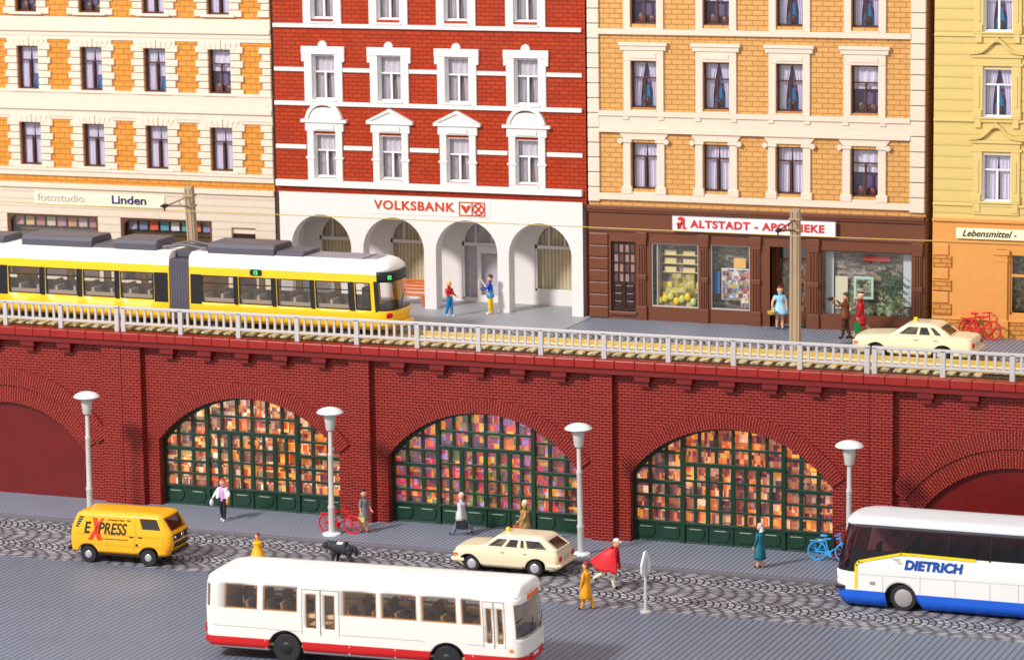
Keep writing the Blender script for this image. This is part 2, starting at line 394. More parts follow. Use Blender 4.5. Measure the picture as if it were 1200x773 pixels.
def text(s, size, mat, name='lettering', parent=None, loc=(0, 0, 0), rot=(pi/2, 0, 0), ext=.012, bold=0, shear=0, align='LEFT', sx=1, space=1):
    cu = bpy.data.curves.new('tx', 'FONT'); cu.body = s; cu.size = size; cu.extrude = ext; cu.offset = bold; cu.shear = shear
    cu.align_x = align; cu.space_character = space
    t = bpy.data.objects.new('tx', cu); COL.objects.link(t)
    dg = bpy.context.evaluated_depsgraph_get(); dg.update()
    me = bpy.data.meshes.new_from_object(t.evaluated_get(dg)); bpy.data.objects.remove(t)
    me.transform(Matrix.Diagonal((sx, 1, 1, 1))); me.name = name
    me.materials.clear(); me.materials.append(m[mat])
    o = bpy.data.objects.new(name, me); COL.objects.link(o); o.parent = parent; o.location = loc; o.rotation_euler = rot
    return o

def wall(x0, x1, z0, z1, holes, y0=0.0, depth=.3, mi=0, mb=None, extra=()):
    """front sheet of a wall facing -y with openings and their reveals. hole: (xl, xr, zlo, zhi) with numbers or functions of x"""
    mb = mb or MB()
    fn = lambda v: v if callable(v) else (lambda x, v=v: v)
    H = [(a, b, fn(c), fn(d)) for a, b, c, d in holes]
    xs = {x0, x1}
    for (a, b, c, d), raw in zip(H, holes):
        xs |= {a, b}
        if callable(raw[3]) or callable(raw[2]):
            N = 28
            for i in range(1, N): xs.add((a+b)/2-(b-a)/2*cos(pi*i/N))
    xs |= set(extra); xs = sorted(x for x in xs if x0-1e-6 <= x <= x1+1e-6)
    for xa, xb in zip(xs, xs[1:]):
        if xb-xa < 1e-5: continue
        mid = (xa+xb)/2; act = sorted([h for h in H if h[0] < mid < h[1]], key=lambda h: h[2](mid))
        la, lb = z0, z0
        for h in act:
            if h[2](mid) > z0+1e-5: mb.add([(xa, y0, la), (xb, y0, lb), (xb, y0, h[2](xb)), (xa, y0, h[2](xa))], [(0, 1, 2, 3)], mi)
            mb.add([(xa, y0, h[3](xa)), (xb, y0, h[3](xb)), (xb, y0+depth, h[3](xb)), (xa, y0+depth, h[3](xa))], [(0, 1, 2, 3)], mi)
            mb.add([(xa, y0, h[2](xa)), (xb, y0, h[2](xb)), (xb, y0+depth, h[2](xb)), (xa, y0+depth, h[2](xa))], [(3, 2, 1, 0)], mi)
            la, lb = h[3](xa), h[3](xb)
        mb.add([(xa, y0, la), (xb, y0, lb), (xb, y0, z1), (xa, y0, z1)], [(0, 1, 2, 3)], mi)
    for a, b, c, d in H:
        for x in (a, b):
            if d(x)-c(x) > 1e-4:
                f = [(0, 1, 2, 3)] if x == a else [(3, 2, 1, 0)]
                mb.add([(x, y0, c(x)), (x, y0, d(x)), (x, y0+depth, d(x)), (x, y0+depth, c(x))], f, mi)
    return mb
def arch_fn(xc, r, zs, rise):
    """circular segment arch (or semicircle) of half span r springing at zs"""
    Rr = (r*r+rise*rise)/(2*rise); zc = zs+rise-Rr
    return lambda x: zc+sqrt(max(Rr*Rr-(x-xc)**2, 0)) if abs(x-xc) <= r+1e-6 else zs
def ringprism(xc, zc, ri, ro, a0, a1, y0, y1, n=32, mi=0, mb=None, uvs=True):
    mb = mb or MB(); base = len(mb.v)
    vs = []
    for i in range(n+1):
        a = a0+(a1-a0)*i/n
        for r, y in ((ri, y0), (ro, y0), (ro, y1), (ri, y1)):
            vs.append((xc+r*cos(a), y, zc+r*sin(a)))
    fs = []
    for i in range(n):
        for j in range(4): fs.append((i*4+j, i*4+(j+1) % 4, i*4+4+(j+1) % 4, i*4+4+j))
    fs += [(3, 2, 1, 0), (n*4, n*4+1, n*4+2, n*4+3)]
    mb.add(vs, fs, mi)
    if uvs:
        for i in range(n+1):
            a = a0+(a1-a0)*i/n; L = a*(ri+ro)/2
            for j, off in enumerate((0, ro-ri, ro-ri+(y1-y0), -(y1-y0))): mb.uv[base+i*4+j] = (L, off)
    return mb

# ================================================================== SETTING
structure('cobbled_road', MB().box(-40, 75, -9.03, -3.3, -.3, 0), 'cobble')
structure('grooved_pavement', MB().box(-60, 90, -45, -9.03, -.3, .015), 'plate')
structure('sidewalk', MB().box(-40, 75, -3.18, 1.6, -.3, .12), 'walk')
structure('kerb', MB().box(-40, 75, -3.38, -3.175, -.3, .135), 'kerb', bevel=.02)
DZ = 7.2
structure('upper_street', MB().box(-40, 75, 3.3, 5.4, 6.7, DZ+.02), 'cobble')
structure('upper_pavement', MB().box(17.05, 75, 5.4, 16, 6.7, DZ+.03), 'walk')
structure('bank_forecourt', MB().box(-40, 17.0, 5.4, 16, 6.7, DZ+.035), 'floor')
structure('track_bed', MB().box(-40, 75, .3, 3.3, 6.7, DZ), 'track_bed')

# ------------------------------------------------------------------ viaduct
via = thing('railway_viaduct', 'dark red brick viaduct of arches carrying the tram track, green shop fronts beneath', 'viaduct')
P_, PW, SP, RISE, HS = 10.0922, .8692, 2.77, 1.97, 4.0
ACX = [-5.48, 5.481, 15.573, 25.665, 36.63]
PIL = [-10.96-PW/2, -PW/2-.012, PW/2+.012, PW/2+P_, PW/2+2*P_, PW/2+3*P_-.012, PW*1.5+3*P_+.012, PW*1.5+4*P_, PW*1.5+5*P_]
BAYS = [(-21.5, -11.4), (-10.96, -.882), (.882, 10.09), (10.96, 20.18), (21.05, 30.27), (32.05, 41.2), (42.0, 52)]
BY = .28
WT = 6.66
RAD = (HS*HS+RISE*RISE)/(2*RISE); ZC = SP+RISE-RAD; AS = math.asin(HS/RAD)
for x in PIL: 
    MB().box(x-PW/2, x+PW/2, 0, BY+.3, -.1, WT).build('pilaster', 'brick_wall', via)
for i, cx in enumerate(ACX):
    xa = cx-5.05; xb = cx+5.05
    if i in (0, 4): h = (cx-3.58, cx+3.58, -.1, arch_fn(cx, 3.58, 2.1, 1.86)) 
    else: h = (cx-HS, cx+HS, -.1, arch_fn(cx, HS, SP, RISE))
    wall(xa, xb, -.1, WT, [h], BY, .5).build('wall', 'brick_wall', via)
    if i in (0, 4):
        ri = (3.58**2+1.86**2)/(2*1.86); zc = 2.1+1.86-ri; a = math.asin(3.58/ri)
        r1 = ringprism(cx, zc, ri+.0, ri+.72, pi/2-a*.985, pi/2+a*.985, BY-.07, BY+.2)
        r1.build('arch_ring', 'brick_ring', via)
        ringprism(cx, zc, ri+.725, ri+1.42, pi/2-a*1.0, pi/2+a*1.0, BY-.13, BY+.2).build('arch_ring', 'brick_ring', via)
        wall(cx-3.7, cx+3.7, -.1, 4.2, [], BY+.12, .02).build('infill_panel', 'dark_red', via)
        if 0: pass
    else:
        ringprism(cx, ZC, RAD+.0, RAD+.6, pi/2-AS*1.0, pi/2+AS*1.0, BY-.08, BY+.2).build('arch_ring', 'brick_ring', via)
# coping of separate blocks, string course under it
cb = MB(); xx = -16.0
while xx < 50:
    L = .81 if (abs(xx) > .5) else .81
    cb.box(xx+.006, xx+L-.006, -.27, .42, 6.87, 7.2); xx += L
cb.build('coping', 'coping', via, bevel=.03)
MB().box(-16, 50, -.17, .3, 6.64, 6.88).build('string_course', 'dark_coping', via, bevel=.015)
for xa, xb in BAYS[1:6]:
    c = (xa+xb)/2
    for k in (-2, -1, 0, 1, 2):
        x = c+k*1.68
        if x < -7.5 or x > 36.2: continue
        MB().box(x-.31, x+.31, -.1, BY+.1, 6.42, 6.66).box(x-.22, x+.22, .04, BY+.1, 6.2, 6.425).build('bracket', 'dark_coping', via, bevel=.012)
MB().box(-20, 50, 1.0, 3.3, -.2, 6.6).box(-20, 50, .6, 8, 6.6, 6.69).build('core', 'dark', via)
# green glazed shop fronts
def shop_front(cx, pic, seed):
    rnd = random.Random(seed)
    y = .74; aw = arch_fn(cx, HS, SP, RISE)
    fr = MB(); th = .05
    L, Rr = cx-HS+.0, cx+HS
    # side posts and arched rim
    fr.box(L+.0, L+.11, y-.06, y+.12, .12, SP); fr.box(Rr-.11, Rr, y-.06, y+.12, .12, SP)
    ringprism(cx, ZC, RAD-.13, RAD, pi/2-AS, pi/2+AS, y-.06, y+.12, mb=fr, uvs=False)
    m1, m2 = cx-2.02, cx+1.98
    def top(x): return aw(x)-.05
    for x in (m1, m2): fr.box(x-.085, x+.085, y-.1, y+.1, .12, top(x))
    fr.box(L, Rr, y-.05, y+.06, .12, .17); fr.box(L, Rr, y-.09, y+.06, .84, .94)
    def hb(xa, xb, z, h=.05, d=.05):
        h *= 1.35
        # clip to arch
        if z > SP:
            dx = sqrt(max(RAD**2-(z+h-ZC)**2, 0)); xa = max(xa, cx-dx); xb = min(xb, cx+dx)
        if xb > xa: fr.box(xa, xb, y-d, y+.03, z-h/2, z+h/2)
    def vb(x, z0, z1, w=.075, d=.045):
        w *= 1.3
        z1 = min(z1, top(x))
        if z1 > z0: fr.box(x-w/2, x+w/2, y-d, y+.03, z0, z1)
    # left and right sections
    for a, b in ((L, m1), (m2, Rr)):
        hb(a, b, 2.44, .11, .09)
        for z in (1.42, 1.91): hb(a, b, z, .075)
        for z in (3.03, 3.6): hb(a, b, z, .07)
        for k in (1, 2): vb(a+(b-a)*k/3, .9, 5, .11)
    # middle: eight panes wide below, six above
    hb(m1, m2, 3.2, .12, .09)
    for z in (1.43, 1.98, 2.55): hb(m1, m2, z, .065)
    hb(m1, m2, 3.86, .07)
    for k in range(1, 8): vb(m1+(m2-m1)*k/8, .9, 3.2, .13 if k % 2 == 0 else .1, .08 if k % 2 == 0 else .045)
    for k in range(1, 6): vb(m1+(m2-m1)*k/6, 3.2, 5, .1)
    t = fr.build('shop_front', 'green', via, bevel=.008)
    bk = wall(L, Rr, .12, .9, [], y-.01, .02); bk.build('base_board', 'green', t)
    nx = [L+.0+(m1-L)*(k+.5)/2 for k in (0, 1)]+[m1+(m2-m1)*(k+.5)/4 for k in range(4)]+[m2+(Rr-m2)*(k+.5)/2 for k in (0, 1)]
    for x in nx:
        w = .36
        MB().prism([(x-w, .62), (x-w, .42), (x-w*.6, .25), (x+w*.6, .25), (x+w, .42), (x+w, .62), (x+w*.8, .7), (x-w*.8, .7)], y-.06, y).build('door_panel', 'green', t, bevel=.02)
        MB().box(x-w*.6, x+w*.6, y-.08, y-.055, .67, .7).build('highlight_bar', colm(150, 168, 150), t)  # pale bar painted as the highlight on the bulging panel
    for x in (m1+(m2-m1)/4*k for k in range(1, 4)): MB().box(x-.015, x+.015, y-.07, y-.01, .17, .86).build('hinge', 'rail_grey' if 0 else 'green', t)
    gm = MB(); 
    n = 40; pts = [(L, .9)]+[(Rr, .9)]+[(cx+RAD*sin(AS*(1-2*i/n)), ZC+RAD*cos(AS*(1-2*i/n))) for i in range(n+1)]
    gm.prism(pts, y+.14, y+.18); gm.build('display', pic, t)
    gp = MB(); gp.add([(a, y+.05, b) for a, b in pts], [tuple(range(len(pts)))]); gp.build('pane', 'glass_shop', t)
shop_front(ACX[1], 'pic_a', 1); shop_front(ACX[2], 'pic_b', 2); shop_front(ACX[3], 'pic_c', 3)

# ------------------------------------------------------------------ railing
def railing(x0, npan, pitch, label):
    t = thing('railing', label, 'railing', (x0, .1, DZ), 0, 'pale grey railings along the viaduct coping')
    Ln = npan*pitch
    MB().box(-.1, Ln+.1, -.07, .07, .92, 1.035).build('top_rail', 'rail_grey', t, bevel=.02)
    MB().box(-.1, Ln+.1, -.05, .05, .29, .39).build('bottom_rail', 'rail_grey', t, bevel=.012)
    pm = bm_ = None
    for k in range(npan+1):
        MB().box(-.095, .095, -.07, .07, 0, .98).build('post', 'rail_grey', t, bevel=.012, loc=(k*pitch, 0, 0))
    b0 = None
    for k in range(npan):
        for j in range(1, 8):
            x = k*pitch+pitch*j/8
            if b0 is None: b0 = MB().box(-.048, .048, -.035, .035, .38, .92).build('baluster', 'rail_grey', t, loc=(x, 0, 0))
            else:
                c = b0.copy(); COL.objects.link(c); c.location = (x, 0, 0)
railing(.15, 12, 2.5725, 'long pale grey railing between the two seams of the viaduct')
railing(-.15-4*2.57, 4, 2.57, 'railing on the left end of the viaduct, in front of the rear tram car')
railing(31.3, 3, 2.57, 'railing on the right end of the viaduct, in front of the cream sedan')

# ------------------------------------------------------------------ track
tk = thing('tram_track', 'brass coloured tram rails on beige sleepers on top of the viaduct', 'track', (0, 1.85, DZ))
for y in (-.75, .75): MB().box(-16, 50, y-.05, y+.05, .1, .24).box(-16, 50, y-.09, y+.09, .06, .1).build('rail', 'brass', tk)
for k in range(93):
    MB().box(-.14, .14, -1.25, 1.25, 0, .07).build('sleeper', 'sleeper', tk, loc=(-11+k*.5, 0, 0)) if k == 0 else None
s0 = [o for o in bpy.data.objects if o.name == 'sleeper'][0]
for k in range(1, 93):
    c = s0.copy(); COL.objects.link(c); c.location = (-11+k*.5, 0, 0)
MB().box(-16, 50, -.55, .5, .02, .1).build('middle_plank', 'sleeper', tk)
MB().box(-16, 50, 1.05, 1.38, .02, .12).build('side_plank', 'sleeper', tk)

# ================================================================== BUILDINGS
FY = 8.83
def window(par, x, z0, z1, w, fmat, style=0, y=.16, tr=.3, left_open=False):
    """casement window: frame with transom and centre mullion, pane, curtains behind"""
    h = w/2; f = .055; zt = z1-(z1-z0)*tr; W = MB()
    W.box(x-h, x-h+f, y, y+.07, z0, z1).box(x+h-f, x+h, y, y+.07, z0, z1).box(x-h+f, x+h-f, y+.001, y+.069, z0, z0+f*1.3).box(x-h+f, x+h-f, y+.001, y+.069, z1-f, z1)
    if fmat == 'white_gloss': W.box(x-h-.001, x-h+.02, .003, y, z0, z1).box(x+h-.02, x+h+.001, .003, y, z0, z1).box(x-h, x+h, .003, y, z1-.02, z1+.001).box(x-h, x+h, .003, y, z0-.001, z0+.02)
    W.box(x-h+f, x+h-f, y-.015, y+.06, zt-.03, zt+.03).box(x-.038, x+.038, y-.02, y+.06, z0+f, zt-.03)
    o = W.build('window', fmat, par)
    MB().add([(x-h, y+.08, z0), (x+h, y+.08, z0), (x+h, y+.08, z1), (x-h, y+.08, z1)], [(0, 1, 2, 3)]).build('pane', 'glass', o)
    # back board
    MB().box(x-h-.1, x+h+.1, y+.42, y+.45, z0-.1, z1+.1, 0).build('backing', 'mauve' if style != 3 else colm(120, 100, 92), o)
    c = MB(); n = 14; H = z1-z0
    def drape(xa, xb, za, zb, gather, mi=0, yy=y+.2, side=-1):
        vs = []; rows = 6
        for i in range(rows+1):
            t = i/rows; z = zb+(za-zb)*t; g = 1-gather*sin(min(t*1.15, 1)*pi/2)
            for j in range(n+1):
                u = j/n; xw = (xa+(xb-xa)*u*g) if side < 0 else (xb-(xb-xa)*(1-u)*g)
                vs.append((xw, yy+.035*sin(u*7*pi), z))
        c.add(vs, [(i*(n+1)+j, i*(n+1)+j+1, (i+1)*(n+1)+j+1, (i+1)*(n+1)+j) for i in range(rows) for j in range(n)], mi)
    if style == 0:      # drawn back, blue behind
        drape(x-h+.02, x-.02, z0, z1, .45, 0, side=-1); drape(x+.02, x+h-.02, z0, z1, .5, 0, side=1)
        c.prism([(x-.36, z0), (x+.36, z0), (x+.02, z1-.5*H)], y+.3, y+.32, 1)
        c.ell((x, y+.27, z0+.22), (.17, .08, .2), mi=2)
    elif style == 1:    # closed net curtain
        drape(x-h+.02, x, z0, z1, .12, 0, side=-1); drape(x+.02, x+h-.02, z0, z1, .1, 0, side=1)
    elif style == 2:    # one side blue
        drape(x-h+.02, x, z0, z1, .3, 0, side=-1); drape(x, x+h-.02, z1-.65*H, z1, .1, 0, side=1)
        c.prism([(x, z0), (x+.46, z0), (x+.3, z0+.9*H*.7)], y+.27, y+.29, 1)
    elif style == 3:    # grey swags on dark
        drape(x-h+.02, x, z0, z1, .3, 3, side=-1); drape(x, x+h-.02, z0, z1, .36, 3, side=1)
        drape(x-h+.05, x+h-.05, z1-.4*H, z1-.05, .0, 3, yy=y+.14)
    else:               # half net with plants on the sill
        drape(x-h+.02, x+h-.02, z1-.5*H, z1, .02, 0, side=-1)
        c.ell((x-.25, y+.25, z0+.2), (.2, .08, .24), mi=2).ell((x+.2, y+.25, z0+.16), (.22, .08, .2), mi=2)
    c.build('curtain', ['curtain', 'curtain_blue', 'flower', 'curtain_grey'], o, smooth=True)
    return o
def shell_box(par, x0, x1, z0, z1, mat, depth=8, fy=.3):
    """side walls, back and flat roof of a house"""
    MB().box(x0, x0+.12, fy, depth, z0, z1).box(x1-.12, x1, fy, depth, z0, z1).box(x0+.12, x1-.12, depth-.12, depth, z0, z1).box(x0+.12, x1-.12, fy, depth, z1-.12, z1).build('outer_wall', mat, par)
    MB().box(x0+.15, x1-.15, fy+3.2, fy+3.3, z0, z1-.15).build('inner_wall', 'dark', par)

# ---- red bank, local origin at its left front corner
vb = thing('bank_building', 'red brick house with white trim above a white arcade lettered VOLKSBANK', 'building', (2.9, FY, DZ))
X0 = 2.9; TOP = 22.6-DZ
cs = [5.2-X0, 8.2-X0, 11.22-X0, 14.27-X0]
lo_, mi_, hi_ = (12.58-DZ, 14.4-DZ), (15.83-DZ, 17.7-DZ), (19.2-DZ, 21.05-DZ)
wall(0, 13.92, 11.85-DZ, TOP, [(c-.52, c+.52, *r) for c in cs for r in (lo_, mi_, hi_)], 0, .3).build('wall', 'brick_red', vb)
shell_box(vb, 0, 13.92, 0, TOP, 'brick_red')
sty = {(0, 0): 3, (1, 0): 3}
for r, (a, b) in enumerate((lo_, mi_, hi_)):
    for i, c in enumerate(cs): window(vb, c, a, b, 1.04, 'white_gloss', 3, y=.17, tr=.38)
def strip(par, xa, xb, za, zb, y0=-.08, y1=.0, mat='white', name='moulding', bev=.015): return MB().box(xa, xb, y0, y1+.02, za, zb).build(name, mat, par, bevel=bev)
full = lambda a, b, d=.12: strip(vb, 0.03, 13.78, a-DZ, b-DZ, -d)
full(15.58, 15.76); full(18.83, 19.0); full(12.18, 12.45, .2)
def seg(par, za, zb, gaps, x0, x1, mat='white', d=.07, name='moulding'):
    p = x0
    for a, b in gaps+[(x1, x1)]:
        if a-p > .03: strip(par, p, a, za, zb, -d, mat=mat, name=name)
        p = b
seg(vb, 17.0-DZ, 17.17-DZ, [(c-.88, c+.88) for c in cs], .03, 13.78)
seg(vb, 13.75-DZ, 13.93-DZ, [(c-.86, c+.86) for c in cs], .03, 13.78)
for row, z0, z1 in (('m', 15.76-DZ, 17.72-DZ), ('t', 19.0-DZ, 21.1-DZ)):
    for c in cs:
        s = MB(); s.box(c-.87, c-.52, -.1, .02, z0, z1+.02).box(c+.52, c+.87, -.1, .02, z0, z1+.02).box(c-.99, c+.99, -.13, .02, z1-.02+.03, z1+.34)
        s.box(c-.98, c-.8, -.12, .02, z1-.3, z1+.012).box(c+.8, c+.98, -.12, .02, z1-.3, z1+.012)
        s.box(c-.6, c+.6, -.16, .02, z0, z0+.09)
        s.lathe([(.001, -.14), (.2, -.14), (.2, 0)], 20, (c, 0, z1+.38), 'y')
        s.build('window_surround', 'white', vb, bevel=.02)
for i, c in enumerate(cs):
    z0, z1 = 12.45-DZ, 14.42-DZ
    s = MB(); s.box(c-.8, c-.5, -.1, .02, z0, z1+.1).box(c+.5, c+.8, -.1, .02, z0, z1+.1)
    s.box(c-.86, c-.46, -.13, .02, z0+.9, z0+1.0).box(c+.46, c+.86, -.13, .02, z0+.9, z0+1.0)
    s.box(c-.88, c+.88, -.12, .02, z1+.1, z1+.46); s.box(c-.45, c+.45, -.17, -.12, z1+.16, z1+.38); s.box(c-1.05, c+1.05, -.2, .02, z1+.46, z1+.6)
    s.box(c-.5, c+.5, -.15, .02, z0, z0+.1)
    zt = z1+.6
    if i in (0, 3):
        n = 20; s.prism([(c+.86*cos(pi*k/n), zt+.5*sin(pi*k/n)) for k in range(n+1)], -.13, .02)
        ringprism(c, zt-.1, .7, .86, radians(8), radians(172), -.2, .02, mb=s, uvs=False)
    else:
        s.prism([(c-1.02, zt), (c+1.02, zt), (c+.2, zt+.42), (c, zt+.5), (c-.2, zt+.42)], -.14, .02)
        s.prism([(c-1.05, zt), (c-.85, zt), (c+0, zt+.37), (c+.85, zt), (c+1.05, zt), (c, zt+.52)], -.21, -.1)
    s.build('window_surround', 'white', vb, bevel=.02)
# arcade
ax = [4.93-X0, 8.24-X0, 11.53-X0, 14.79-X0]
AR = 1.38
wall(.12, 13.76, 0.03, 11.93-DZ, [(a-AR, a+AR, .03, arch_fn(a, AR, 9.62-DZ, AR*1.0)) for a in ax], -.06, .62).build('arcade', 'white', vb)
wall(.13, 13.7, 0.03, 11.9-DZ, [(a-AR, a+AR, .03, arch_fn(a, AR, 9.62-DZ, AR*1.0)) for a in ax], .56, .01).build('arcade_back', 'white', vb)
MB().box(.12, 13.7, .55, 2.6, 11.35-DZ, 11.5-DZ).build('arcade_ceiling', 'white', vb)
BYK = 2.27
iw = [4.72-X0, 8.05-X0, 11.33-X0, 14.62-X0]; IR = .98
wall(.12, 13.76, 0.03, 11.4-DZ, [(a-IR, a+IR, (.12 if i == 2 else .62), arch_fn(a, IR, 9.72-DZ, IR*1.02)) for i, a in enumerate(iw)], BYK, .15).build('bank_front', 'white', vb)
MB().box(.12, .14, .5, 2.3, .03, 4.2).box(13.66, 13.68, .5, 2.3, .03, 4.2).build('arcade_side', 'white', vb)
for i, a in enumerate(iw):
    fr = MB(); zb = .12 if i == 2 else .62; zt = 9.66-DZ
    fr.box(a-IR, a+IR, BYK+.06, BYK+.14, zt-.07, zt+.07); fr.box(a-IR, a-IR+.09, BYK+.06, BYK+.14, zb, zt+.1).box(a+IR-.09, a+IR, BYK+.06, BYK+.14, zb, zt+.1)
    ringprism(a, 9.72-DZ, IR-.1, IR+.02, 0, pi, BYK+.06, BYK+.14, mb=fr, uvs=False, n=24)
    for k in (-1, 1): fr.box(a+k*.36-.03, a+k*.36+.03, BYK+.05, BYK+.13, zt, zt+1.0)
    fr.box(a-IR, a+IR, BYK+.06, BYK+.14, zb, zb+.08)
    if i == 2: 
        fr.box(a-.3, a-.14, BYK+.02, BYK+.14, zb, zt).box(a+.62, a+.78, BYK+.02, BYK+.14, zb, zt).box(a-.14, a+.62, BYK+.021, BYK+.139, zt-.35, zt-.06).box(a-.14, a+.62, BYK+.021, BYK+.139, zb, zb+.2)
    o = fr.build('arched_door' if i == 2 else 'arched_window', 'white', vb)
    if i == 2: MB().tube([(a+.2, BYK-.0, .5), (a-.1, BYK-.06, 1.0)], .03).build('push_bar', 'white_gloss', o)
    MB().add([(a-IR, BYK+.1, zb), (a+IR, BYK+.1, zb), (a+IR, BYK+.1, zt+1.2), (a-IR, BYK+.1, zt+1.2)], [(0, 1, 2, 3)]).build('pane', 'glass', o)
    MB().box(a-IR-.1, a+IR+.1, BYK+.3, BYK+.33, 0, 4.4).build('curtain', 'curtain_grey' if i == 2 else 'curtain_gold', o)
MB().box(7.25-X0, 12.6-X0, -.085, -.055, 11.15-DZ, 11.86-DZ).build('sign_board', colm(238, 230, 222), vb)
text('VOLKSBANK', .52, 'bank_text', 'lettering', vb, (7.42-X0, -.09, 11.35-DZ), ext=.015, bold=.016, sx=1.12, space=1.12)
# bank emblem: square frame with two wings and a cross
lg = MB(); ex0, ex1, ez0, ez1 = 11.24-X0, 12.4-X0, 11.2-DZ, 11.78-DZ; yy = -.12
for a, b, c, d in ((ex0, ex1, ez0, ez0+.04), (ex0, ex1, ez1-.04, ez1), (ex0, ex0+.04, ez0+.04, ez1-.04), (ex1-.04, ex1, ez0+.04, ez1-.04), ((ex0+ex1)/2-.02, (ex0+ex1)/2+.02, ez0+.04, ez1-.04)): lg.box(a, b, yy, -.08, c, d)
cx, cz = ex0+.3, (ez0+ez1)/2
lg.prism([(cx-.2, cz+.17), (cx-.2, cz+.08), (cx-.02, cz-.18), (cx+.04, cz-.18), (cx+.04, cz-.02), (cx-.04, cz+.12)], yy, -.08)
lg.prism([(cx+.2, cz+.17), (cx+.04, cz+.1), (cx+.07, cz-.12), (cx+.2, cz+.06)], yy-.001, -.08)
cx = ex1-.3
lg.prism([(cx-.2, cz+.16), (cx-.14, cz+.2), (cx+.2, cz-.16), (cx+.14, cz-.2)][::-1], yy, -.08); lg.prism([(cx-.2, cz-.16), (cx-.14, cz-.2), (cx+.2, cz+.16), (cx+.14, cz+.2)], yy-.002, -.08)
ringprism(cx, cz, .2, .24, 0, 2*pi, yy, -.08, mb=lg, uvs=False)
lg.build('emblem', 'bank_text', vb)

# ---- tan brick pharmacy house
al = thing('pharmacy_building', 'tan brick house with cream quoins above a brown shop front, sign ALTSTADT - APOTHEKE', 'building', (16.9, FY, DZ))
X0 = 16.9; W1 = 14.02
ca = [19.32-X0, 22.37-X0, 25.4-X0, 28.46-X0]
wall(.03, W1, 11.8-DZ, TOP, [(c-.55, c+.55, *r) for c in ca for r in ((12.56-DZ, 14.44-DZ), (15.84-DZ, 17.71-DZ), hi_)], 0, .3).build('wall', 'brick_tan', al)
shell_box(al, .03, W1, 0, TOP, 'brick_tan')
for r, (a, b) in enumerate(((12.56-DZ, 14.44-DZ), (15.84-DZ, 17.71-DZ), hi_)):
    for i, c in enumerate(ca): window(al, c, a, b, 1.1, 'win_brown', [(1, 1, 1, 4), (0, 0, 0, 4), (4, 4, 0, 0)][r][i], y=.15, tr=.36 if r else .3)
qz = 12.0-DZ
q = MB(); q2 = MB()
for k in range(20):
    z = qz+k*.6
    if z+.6 > TOP: break
    dw = .0 if k % 2 else -.0
    MB().box(.03, .53+dw, -.12, .02, z+.015, z+.585).build('quoin', 'cream', al, bevel=.03); MB().box(W1-.62, W1-.02, -.12, .02, z+.015, z+.585).build('quoin', 'cream', al, bevel=.03)
cf = lambda a, b, d=.12, n='moulding': strip(al, .5, W1-.6, a-DZ, b-DZ, -d, mat='cream', name=n)
cf(18.78, 19.0, .16); cf(15.5, 15.7, .16); cf(14.98, 15.5, .09, 'cornice_band'); cf(14.84, 14.98, .18); cf(12.1, 12.36, .12)
for c in ca:
    for k in (-.75, .75): MB().box(c+k-.13, c+k+.13, -.14, -.07, 15.36-DZ, 15.5-DZ).build('dentil', 'cream', al, bevel=.02)
    for z0, z1 in ((15.7-DZ, 17.73-DZ), (19.0-DZ, 21.1-DZ)):
        s = MB(); s.box(c-.85, c-.55, -.09, .02, z0, z1).box(c+.55, c+.85, -.09, .02, z0, z1).box(c-.85, c+.85, -.1, .02, z1, z1+.42).box(c-.55, c+.55, -.13, -.09, z1+.1, z1+.32)
        s.box(c-1.03, c+1.03, -.2, .02, z1+.6, z1+.74).box(c-.97, c+.97, -.15, .02, z1+.42, z1+.6).box(c-.55, c+.55, -.12, .02, z0, z0+.06)
        s.build('window_surround', 'cream', al, bevel=.02)
    z0, z1 = 12.36-DZ, 14.46-DZ
    s = MB(); s.box(c-.88, c-.56, -.1, .02, z0, z1-.02).box(c+.56, c+.88, -.1, .02, z0, z1-.02).box(c-1.02, c-.5, -.16, .02, z1-.02, z1+.1).box(c+.5, c+1.02, -.16, .02, z1-.02, z1+.1)
    s.box(c-.95, c-.5, -.14, .02, z0, z0+.3).box(c+.5, c+.95, -.14, .02, z0, z0+.3)
    s.prism([(c-.86, z1+.1), (c+.86, z1+.1), (c+1.08, z1+.4), (c-1.08, z1+.4)], -.1, .02); s.box(c-.5, c+.5, -.09, .02, z0, z0+.09)
    for k in (-1, 1): s.lathe([(.001, -.19), (.11, -.19), (.11, 0)], 14, (c+k*.98, 0, z1+.04), 'y')
    s.build('window_surround', 'cream', al, bevel=.02)
